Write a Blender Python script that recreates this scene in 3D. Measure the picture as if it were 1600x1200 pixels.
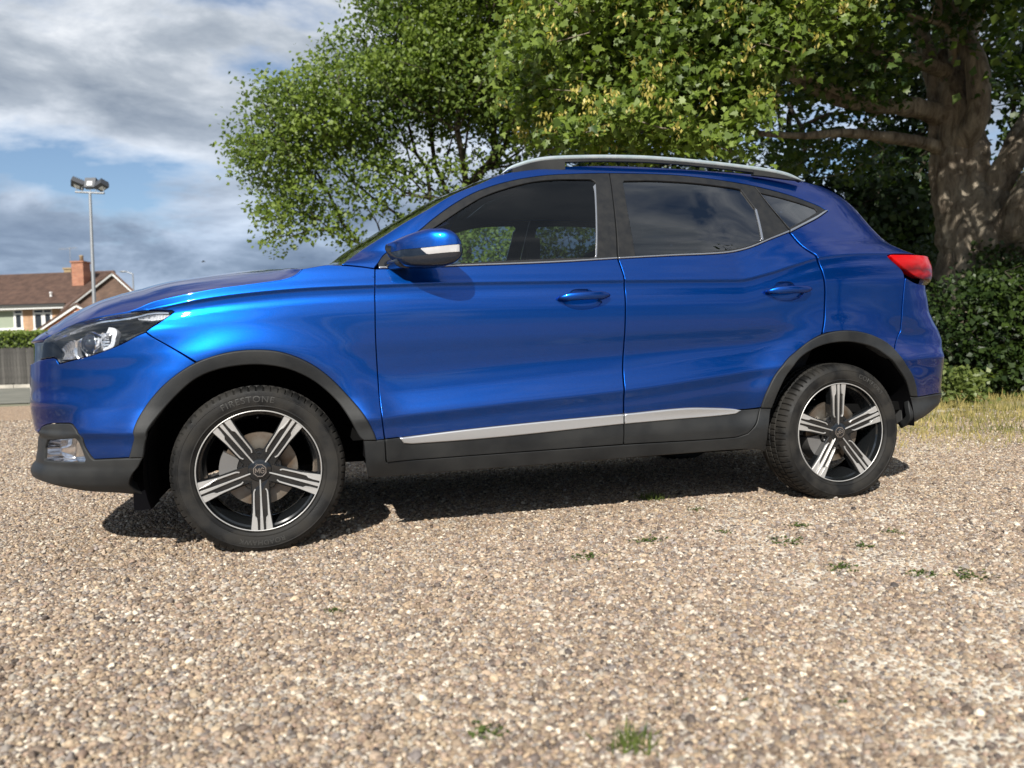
import bpy, bmesh, math, random
import numpy as np
from mathutils import Vector, Matrix, geometry, noise
random.seed(7); rng = np.random.default_rng(11)
SC = bpy.context.scene; COL = SC.collection
for _o in list(bpy.data.objects): bpy.data.objects.remove(_o)
# ------------------------------------------------------------ camera
CAMP = np.array([0.12738, -4.01985, 0.74063]); YAW, PIT, ROL, FPX = 0.27024, -0.04062, -0.03055, 1246.93
def cam_rows():
    cy, sy, cp, sp = math.cos(YAW), math.sin(YAW), math.cos(PIT), math.sin(PIT)
    f = np.array([sy*cp, cy*cp, sp]); r = np.array([cy, -sy, 0.]); u = np.cross(r, f)
    return math.cos(ROL)*r+math.sin(ROL)*u, -math.sin(ROL)*r+math.cos(ROL)*u, f
CR_, CU_, CF_ = cam_rows()
cam = bpy.data.cameras.new('camera'); camo = bpy.data.objects.new('camera', cam); COL.objects.link(camo)
mw = Matrix.Identity(4)
for i_, col_ in enumerate((CR_, CU_, -CF_, CAMP)):
    for j_ in range(3): mw[j_][i_] = float(col_[j_])
camo.matrix_world = mw
cam.sensor_width = 36; cam.lens = FPX*36/1600; cam.clip_start = .05; cam.clip_end = 2000
cam.dof.use_dof = True; cam.dof.focus_distance = 3.7; cam.dof.aperture_fstop = 3.0
SC.camera = camo
SC.view_settings.view_transform = 'Standard'; SC.view_settings.look = 'None'; SC.view_settings.gamma = 1
SC.view_settings.exposure = 0.30
# ------------------------------------------------------------ sun + sky
SUN_DIR = Vector((.50, 1.0, -.86)).normalized()      # the way the light travels
sd = bpy.data.lights.new('sun', 'SUN'); sd.energy = 5.0; sd.angle = math.radians(.6); sd.color = (1, .955, .88)
so = bpy.data.objects.new('sun', sd); COL.objects.link(so); so.rotation_euler = SUN_DIR.to_track_quat('-Z', 'Y').to_euler(); so.location = (-5, -12, 12)
W = bpy.data.worlds.new('World'); SC.world = W; W.use_nodes = True; nt = W.node_tree; nt.nodes.clear()
def nd(t, kind, **k):
    n = t.nodes.new(kind)
    for a, b in k.items():
        if a in n.inputs: n.inputs[a].default_value = b
        else: setattr(n, a, b)
    return n
def math_(t, op, a, b=None, c=None):
    n = t.nodes.new('ShaderNodeMath'); n.operation = op
    for i, v in enumerate((a, b, c)):
        if v is None: continue
        if hasattr(v, 'links'): t.links.new(v, n.inputs[i])
        else: n.inputs[i].default_value = v
    return n.outputs[0]
def mixc(t, fac, a, b, mode='MIX'):
    n = t.nodes.new('ShaderNodeMix'); n.data_type = 'RGBA'; n.blend_type = mode
    for s, v in ((0, fac), (6, a), (7, b)):
        if hasattr(v, 'links'): t.links.new(v, n.inputs[s])
        elif isinstance(v, (tuple, list)): n.inputs[s].default_value = (*v[:3], 1)
        else: n.inputs[s].default_value = v
    return n.outputs[2]
def ramp(t, fac, stops, interp='LINEAR'):
    n = t.nodes.new('ShaderNodeValToRGB'); n.color_ramp.interpolation = interp
    e = n.color_ramp.elements
    while len(e) < len(stops): e.new(.5)
    for k, (p_, c_) in enumerate(stops):
        e[k].position = p_; e[k].color = (*c_, 1) if isinstance(c_, (tuple, list)) else (c_, c_, c_, 1)
    t.links.new(fac, n.inputs[0]); return n.outputs[0]
def noise_(t, vec, scale, detail=4, rough=.55, dist=0., lac=2.):
    n = t.nodes.new('ShaderNodeTexNoise'); n.inputs['Scale'].default_value = scale; n.inputs['Detail'].default_value = detail
    n.inputs['Roughness'].default_value = rough; n.inputs['Distortion'].default_value = dist; n.inputs['Lacunarity'].default_value = lac
    if vec is not None: t.links.new(vec, n.inputs['Vector'])
    return n.outputs[0]
sky = nd(nt, 'ShaderNodeTexSky'); sky.sky_type = 'NISHITA'; sky.sun_disc = False
to_sun = -SUN_DIR
sky.sun_elevation = math.asin(to_sun.z); sky.sun_rotation = math.atan2(to_sun.x, to_sun.y)
sky.air_density = 1.0; sky.dust_density = .6; sky.ozone_density = 1.6
tc = nd(nt, 'ShaderNodeTexCoord'); sep = nd(nt, 'ShaderNodeSeparateXYZ'); nt.links.new(tc.outputs['Generated'], sep.inputs[0])
zz = math_(nt, 'ADD', math_(nt, 'MULTIPLY', math_(nt, 'MAXIMUM', sep.outputs[2], 0.0), .55), .45)     # clouds flatten towards the horizon
cmb = nd(nt, 'ShaderNodeCombineXYZ'); CLOUD_SEED = 44.1
nt.links.new(math_(nt, 'ADD', math_(nt, 'DIVIDE', sep.outputs[0], zz), CLOUD_SEED), cmb.inputs[0]); nt.links.new(math_(nt, 'DIVIDE', sep.outputs[1], zz), cmb.inputs[1]); nt.links.new(math_(nt, 'DIVIDE', math_(nt, 'MULTIPLY', sep.outputs[2], 2.8), zz), cmb.inputs[2])
cov = noise_(nt, cmb.outputs[0], 1.5, 9, .56, .2)
shp = noise_(nt, cmb.outputs[0], 3.2, 7, .6, .3)
cov = math_(nt, 'ADD', cov, math_(nt, 'MULTIPLY', math_(nt, 'MAXIMUM', math_(nt, 'SUBTRACT', .30, sep.outputs[2]), 0.), .22))
mask = ramp(nt, cov, [(.375, 0.), (.47, 1.)])
shade = ramp(nt, math_(nt, 'ADD', math_(nt, 'MULTIPLY', cov, .55), math_(nt, 'MULTIPLY', shp, .45)), [(.40, (10.6, 10.9, 11.3)), (.455, (7.6, 8.1, 8.8)), (.51, (5.0, 5.6, 6.4)), (.59, (2.9, 3.5, 4.4))])
lowb = ramp(nt, sep.outputs[2], [(.0, (.46, .56, .70)), (.14, (.62, .72, .86)), (.30, (1, 1, 1))])
cloud = mixc(nt, 1., shade, lowb, 'MULTIPLY')
blue = mixc(nt, 1., sky.outputs[0], (1.15, 1.2, 1.25), 'MULTIPLY')
skyc = mixc(nt, mask, blue, cloud)
bg = nd(nt, 'ShaderNodeBackground'); bg.inputs[1].default_value = .078
nt.links.new(skyc, bg.inputs[0]); wo = nd(nt, 'ShaderNodeOutputWorld'); nt.links.new(bg.outputs[0], wo.inputs[0])
# ------------------------------------------------------------ helpers
def tag(o, label=None, cat=None, group=None, kind=None):
    for k, v in (('label', label), ('category', cat), ('group', group), ('kind', kind)):
        if v: o[k] = v
    return o
def empty(name, loc, rz=0.):
    o = bpy.data.objects.new(name, None); o.location = loc; o.rotation_euler = (0, 0, rz); o.empty_display_size = .1; COL.objects.link(o); return o
def at(px, py, depth):
    """the world point that lies at a distance along the camera axis: used once, to set things down where they stand"""
    return CAMP+(CF_+CR_*(px-800)/FPX-CU_*(py-600)/FPX)*depth
def ground_at(px, depth, z=0.):
    q = at(px, 560, depth); q[2] = z; return q
def mesh_obj(name, v, f, mat, parent=None, smooth=False):
    me = bpy.data.meshes.new(name); me.from_pydata([tuple(map(float, a)) for a in v], [], [tuple(int(i) for i in a) for a in f]); me.materials.append(mat)
    if smooth: me.polygons.foreach_set('use_smooth', [True]*len(me.polygons))
    me.update(); o = bpy.data.objects.new(name, me); COL.objects.link(o); o.parent = parent; return o
def box(name, lo, hi, mat, parent=None, cut=None):
    xs = [(lo[0], hi[0])]
    if cut:
        xs = []; a = lo[0]
        for c0, c1 in cut: xs.append((a, c0)); a = c1
        if a < hi[0]: xs.append((a, hi[0]))
    v, f = [], []
    for a, b in xs:
        o = len(v)
        v += [(x, y, z) for x in (a, b) for y in (lo[1], hi[1]) for z in (lo[2], hi[2])]
        f += [tuple(o+i for i in q) for q in ((0, 1, 3, 2), (4, 6, 7, 5), (0, 4, 5, 1), (2, 3, 7, 6), (0, 2, 6, 4), (1, 5, 7, 3))]
    return mesh_obj(name, v, f, mat, parent)
M = {}
def pm(name, col, rough=.5, metal=0., coat=0., spec=.5, **kw):
    m = bpy.data.materials.new(name); m.use_nodes = True; b = m.node_tree.nodes['Principled BSDF']
    b.inputs['Base Color'].default_value = (*col, 1); b.inputs['Roughness'].default_value = rough; b.inputs['Metallic'].default_value = metal
    b.inputs['Coat Weight'].default_value = coat; b.inputs['Coat Roughness'].default_value = .02; b.inputs['Specular IOR Level'].default_value = spec
    for k, v in kw.items(): b.inputs[k.replace('_', ' ')].default_value = v
    M[name] = m; return m, m.node_tree, b
def vary(t, b, col1, col2, scale, coord='Object', detail=5, lo=.35, hi=.65, rough=None, bump=None, bscale=None):
    tcn = t.nodes.new('ShaderNodeTexCoord'); n = noise_(t, tcn.outputs[coord], scale, detail)
    c = ramp(t, n, [(lo, col1), (hi, col2)]); t.links.new(c, b.inputs['Base Color'])
    if rough: t.links.new(ramp(t, n, [(lo, rough[0]), (hi, rough[1])]), b.inputs['Roughness'])
    if bump:
        bn = t.nodes.new('ShaderNodeBump'); bn.inputs['Strength'].default_value = bump; bn.inputs['Distance'].default_value = .002
        t.links.new(noise_(t, tcn.outputs[coord], bscale or scale*8, 3), bn.inputs['Height']); t.links.new(bn.outputs[0], b.inputs['Normal'])
    return tcn
# car paint: metallic blue flakes under a clear coat, a little dust low down
m, t, b = pm('paint', (.0, .045, .42), .35, .92, 1.0, .2)
b.inputs['Specular Tint'].default_value = (.03, .24, .95, 1); b.inputs['Coat IOR'].default_value = 1.45
tcn = t.nodes.new('ShaderNodeTexCoord')
vo = t.nodes.new('ShaderNodeTexVoronoi'); vo.inputs['Scale'].default_value = 900; t.links.new(tcn.outputs['Object'], vo.inputs['Vector'])
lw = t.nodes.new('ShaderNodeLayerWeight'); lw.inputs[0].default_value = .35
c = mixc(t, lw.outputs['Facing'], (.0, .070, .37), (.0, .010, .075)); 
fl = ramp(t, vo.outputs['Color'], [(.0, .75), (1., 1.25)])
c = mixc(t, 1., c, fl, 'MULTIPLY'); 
sp_ = t.nodes.new('ShaderNodeSeparateXYZ'); t.links.new(tcn.outputs['Object'], sp_.inputs[0])
dn = noise_(t, tcn.outputs['Object'], 9, 6, .65)
dust = math_(t, 'MULTIPLY', ramp(t, sp_.outputs[2], [(.34, .16), (.60, .015)]), dn)
speck = ramp(t, noise_(t, tcn.outputs['Object'], 160, 2), [(.70, 0.), (.76, .05)])
dust = math_(t, 'ADD', dust, math_(t, 'MULTIPLY', speck, .8))
c = mixc(t, dust, c, (.28, .25, .21)); t.links.new(c, b.inputs['Base Color'])
bn = t.nodes.new('ShaderNodeBump'); bn.inputs['Strength'].default_value = .035; bn.inputs['Distance'].default_value = .0006
t.links.new(noise_(t, tcn.outputs['Object'], 420, 2), bn.inputs['Height']); t.links.new(bn.outputs[0], b.inputs['Coat Normal'])
m, t, b = pm('cladding', (.05, .052, .055), .55, spec=.35); vary(t, b, (.014, .0155, .017), (.028, .029, .029), 6, rough=(.48, .64), bump=.25, bscale=600)
m, t, b = pm('frame_black', (.02, .02, .02), .5, spec=.22); vary(t, b, (.013, .014, .016), (.020, .0205, .021), 30, rough=(.45, .55))
pm('gloss_black', (.012, .013, .014), .08, 0, .6)
pm('satin_silver', (.62, .63, .64), .38, .75)
pm('belt', (.50, .51, .53), .25, .9)
m, t, b = pm('rail', (.45, .52, .55), .30, .5); vary(t, b, (.40, .49, .52), (.52, .58, .61), 30)
pm('machined', (.55, .54, .52), .36, .55)
pm('chrome', (.82, .82, .84), .09, 1.)
pm('rim_black', (.010, .011, .012), .13, 0, .7)
pm('bolt', (.03, .03, .032), .35, .6)
m, t, b = pm('disc', (.30, .27, .22), .4, .7); vary(t, b, (.26, .235, .20), (.15, .105, .07), 14)
pm('caliper', (.17, .165, .16), .5, .4)
m, t, b = pm('tyre', (.030, .029, .027), .72, spec=.35); tcn = vary(t, b, (.006, .006, .006), (.024, .022, .019), 9, detail=10, lo=.42, hi=.60, rough=(.55, .85), bump=.35, bscale=200)
pm('tyre_letter', (.042, .041, .038), .5)
pm('liner', (.003, .003, .004), 1., spec=.1)
pm('liner_grey', (.055, .055, .055), .8)
pm('under', (.005, .005, .005), 1., spec=.1)
pm('lamp_black', (.055, .060, .064), .15, .2, .5)  # black lifted to grey, painting a reflection into the bowl
pm('dark_lens', (.03, .035, .05), .03, 0, 1.)
pm('lamp_chrome', (.90, .90, .92), .16, .85)
pm('lamp_silver', (.86, .88, .92), .30, .35, .5)
pm('drl', (.80, .80, .80), .15, .2, .8)
pm('indicator', (.75, .70, .66), .12, .45, 1.)
m, t, b = pm('mirror_dark', (.010, .016, .028), .12, .2, 1.0)
m, t, b = pm('red_lens', (.55, .004, .006), .12, 0, .10, .2)
tcn = t.nodes.new('ShaderNodeTexCoord'); n_ = noise_(t, tcn.outputs['Object'], 14, 2)
sz_ = t.nodes.new('ShaderNodeSeparateXYZ'); t.links.new(tcn.outputs['Object'], sz_.inputs[0]); t.links.new(ramp(t, math_(t, 'ADD', math_(t, 'MULTIPLY', n_, .25), math_(t, 'MULTIPLY', math_(t, 'SUBTRACT', 1.15, sz_.outputs[2]), 5.)), [(.22, (.46, .001, .001)), (.40, (.32, .001, .001)), (.52, (.10, .001, .001)), (.62, (.30, .002, .002)), (.72, (.05, .001, .001))]), b.inputs['Base Color'])
pm('seat', (.018, .019, .021), .8); pm('headliner', (.12, .12, .13), .9); pm('pillar_in', (.09, .09, .095), .8)
def glass(name, tint, k=1.8):
    m = bpy.data.materials.new(name); m.use_nodes = True; t = m.node_tree; t.nodes.clear()
    tr = nd(t, 'ShaderNodeBsdfTransparent'); tr.inputs[0].default_value = (*tint, 1); gl = nd(t, 'ShaderNodeBsdfGlossy'); gl.inputs['Roughness'].default_value = .004
    fr = nd(t, 'ShaderNodeFresnel', IOR=1.52); mx = nd(t, 'ShaderNodeMixShader'); o = nd(t, 'ShaderNodeOutputMaterial')
    t.links.new(math_(t, 'MINIMUM', math_(t, 'MULTIPLY', fr.outputs[0], k), 1.), mx.inputs[0]); t.links.new(tr.outputs[0], mx.inputs[1]); t.links.new(gl.outputs[0], mx.inputs[2]); t.links.new(mx.outputs[0], o.inputs[0]); M[name] = m
glass('glass', (.58, .67, .72), 1.15); glass('tint_glass', (.20, .235, .27), 3.2); glass('lens', (.93, .94, .95), 2.0)

# ---------------------------------------------- body surface of the car
def pchip(X, Y):
    X = np.array(X, float); Y = np.array(Y, float); h = np.diff(X); d = np.diff(Y)/h
    m = np.zeros_like(Y); m[0] = d[0]; m[-1] = d[-1]
    for k in range(1, len(X)-1):
        if d[k-1]*d[k] > 0:
            w1 = 2*h[k]+h[k-1]; w2 = h[k]+2*h[k-1]
            m[k] = (w1+w2)/(w1/d[k-1]+w2/d[k])
    def f(x):
        x = np.clip(np.asarray(x, float), X[0], X[-1])
        i = np.clip(np.searchsorted(X, x)-1, 0, len(X)-2)
        t = (x-X[i])/h[i]
        return (Y[i]*(1+2*t)*(1-t)**2 + m[i]*h[i]*t*(1-t)**2 + Y[i+1]*t*t*(3-2*t) + m[i+1]*h[i]*t*t*(t-1))
    return f
def sstep(x, a, b):
    t = np.clip((x-a)/(b-a), 0, 1); return t*t*(3-2*t)
PROF = pchip([.10,.15,.20,.26,.33,.42,.46,.490,.502,.514,.55,.60,.66,.73,.80,.90,.95,.985,1.005,1.016,1.026,1.045,1.08,1.115,1.2,1.3,1.4,1.5,1.57,1.60,1.63],
             [.70,.76,.80,.838,.868,.888,.890,.8955,.8975,.8955,.884,.872,.8685,.8725,.879,.882,.878,.871,.8705,.874,.870,.861,.846,.830,.800,.757,.708,.652,.600,.55,.45])
ZC = pchip([-.9,-.5,-.32,-.165,.024,.22,.46,.72,1.2,1.5,2.05,2.2,2.35,2.5,2.8,3.3],
           [.86,.90,.943,.976,.998,1.012,1.020,1.027,1.031,1.033,1.033,1.060,1.100,1.135,1.160,1.165])
ZB = pchip([-1,.3,.6,1.0,1.5,1.95,2.3,3.5],[.48,.49,.505,.53,.56,.605,.64,.65])
X1, X2A = 0.05, 2.85
FZ = pchip([0.16, 0.19, 0.21, 0.23, 0.25, 0.27, 0.3, 0.325, 0.345, 0.365, 0.385, 0.41, 0.44, 0.47, 0.49, 0.52, 0.56, 0.6, 0.65, 0.7, 0.75, 0.8, 0.83, 0.86, 0.88, 0.9, 1.2],
           [-0.506, -0.58, -0.699, -0.772, -0.827, -0.87, -0.915, -0.919, -0.912, -0.896, -0.892, -0.886, -0.883, -0.879, -0.898, -0.906, -0.909, -0.909, -0.908, -0.906, -0.903, -0.899, -0.898, -0.869, -0.838, -0.835, -0.83])
RZ = pchip([0.19, 0.24, 0.27, 0.3, 0.33, 0.36, 0.39, 0.42, 0.46, 0.5, 0.56, 0.62, 0.68, 0.73, 0.78, 0.83, 0.88, 0.94, 0.99, 1.01, 1.03, 1.1, 1.15, 1.17, 1.19, 1.23, 1.28, 1.33, 1.38, 1.43, 1.47, 1.5, 1.53, 1.56, 1.63],
           [3.193, 3.162, 3.143, 3.126, 3.181, 3.269, 3.331, 3.379, 3.396, 3.386, 3.383, 3.389, 3.385, 3.396, 3.376, 3.34, 3.313, 3.301, 3.288, 3.287, 3.311, 3.328, 3.32, 3.278, 3.232, 3.161, 3.119, 3.094, 3.074, 3.045, 3.003, 2.963, 2.904, 2.788, 2.7])
def _corner(a, w, n, N=800):
    f = np.linspace(0, 1, N); s = (np.sin(f*np.pi/2))
    t = s**(2.0/n); c = np.cos(f*np.pi/2)**(2.0/n)
    # dense re-sampling
    L = np.r_[0, np.cumsum(np.hypot(np.diff(t*a), np.diff(c*w)))]
    return L, t, c
LF, TF, CF = _corner(.95, .88, 3.3); LR, TR, CR = _corner(.50, .88, 4.0)
FUP = pchip([1.05,1.12,1.19,1.29,1.39,1.49,1.53,1.6],[.15,.26,.35,.48,.63,.80,.93,1.15])
def P(u, z):
    """left body side: u runs along the body, z is height -> xyz"""
    u = np.asarray(u, float); z = np.asarray(z, float); u, z = np.broadcast_arrays(u, z)
    F = FZ(z); Rr = RZ(z); x2 = Rr-.50
    a = X1-F
    sf = np.clip(X1-u, 0, LF[-1]); tf = np.interp(sf, LF, TF); cf = np.interp(sf, LF, CF)
    sr = np.clip(u-x2, 0, LR[-1]); tr = np.interp(sr, LR, TR); cr = np.interp(sr, LR, CR)
    x = np.where(u < X1, X1-a*tf, np.where(u > x2, x2+.50*tr, u))
    c = cf*cr
    zc = ZC(x)-1.02; b = sstep(z, .70, .98)*(1-sstep(z, 1.12, 1.45))
    zb = ZB(x)-.500; b2 = sstep(z, .36, .46)*(1-sstep(z, .66, .86))
    w = PROF(z-zc*b-zb*b2)
    # wheel-arch flares
    fl = 0
    for xc in (0.0, 2.585):
        r = np.hypot(x-xc, z-.33)
        fl = fl+.024*np.exp(-((r-.44)/.085)**2)*sstep(z, .2, .35)
    # greenhouse narrows towards windscreen and tail
    up = sstep(z, 1.10, 1.16)*(1-0*z)
    lc = .48-.22*sstep(z, 1.1, 1.5); t = np.clip((FUP(z)-.11+.04*sstep(z, 1.2, 1.5)+lc-x)/lc, 0, .97); cu = (1-t**3)**(1/3.)
    w = w*(1-up*(1-cu)*(x < 1.9))
    w = w-.10*sstep(x, 1.9, 3.2)*sstep(z, 1.0, 1.3)
    w = w-.05*sstep(x, 2.5, 3.3)*(1-sstep(z, 1.0, 1.3))
    w = w - .02*(1-sstep(x,-.5,.6))*sstep(z,.62,.95)
    w = w-.030*(1-sstep(z, .515, .585))*sstep(z, .478, .50)*(1-sstep(x, -.74, -.60))+.008*np.exp(-((z-.60)/.03)**2)*(1-sstep(x, -.72, -.58))   # brow over the fog lamp
    y = -(w+fl*sstep(c,.4,.95))*c
    return np.stack([x, y, z], -1)
def N(u, z, e=1e-3):
    du = P(u+e, z)-P(u-e, z); dz = P(u, z+e)-P(u, z-e)
    n = np.cross(du, dz); l = np.linalg.norm(n, axis=-1, keepdims=True)
    return n/np.maximum(l, 1e-12)
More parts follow.
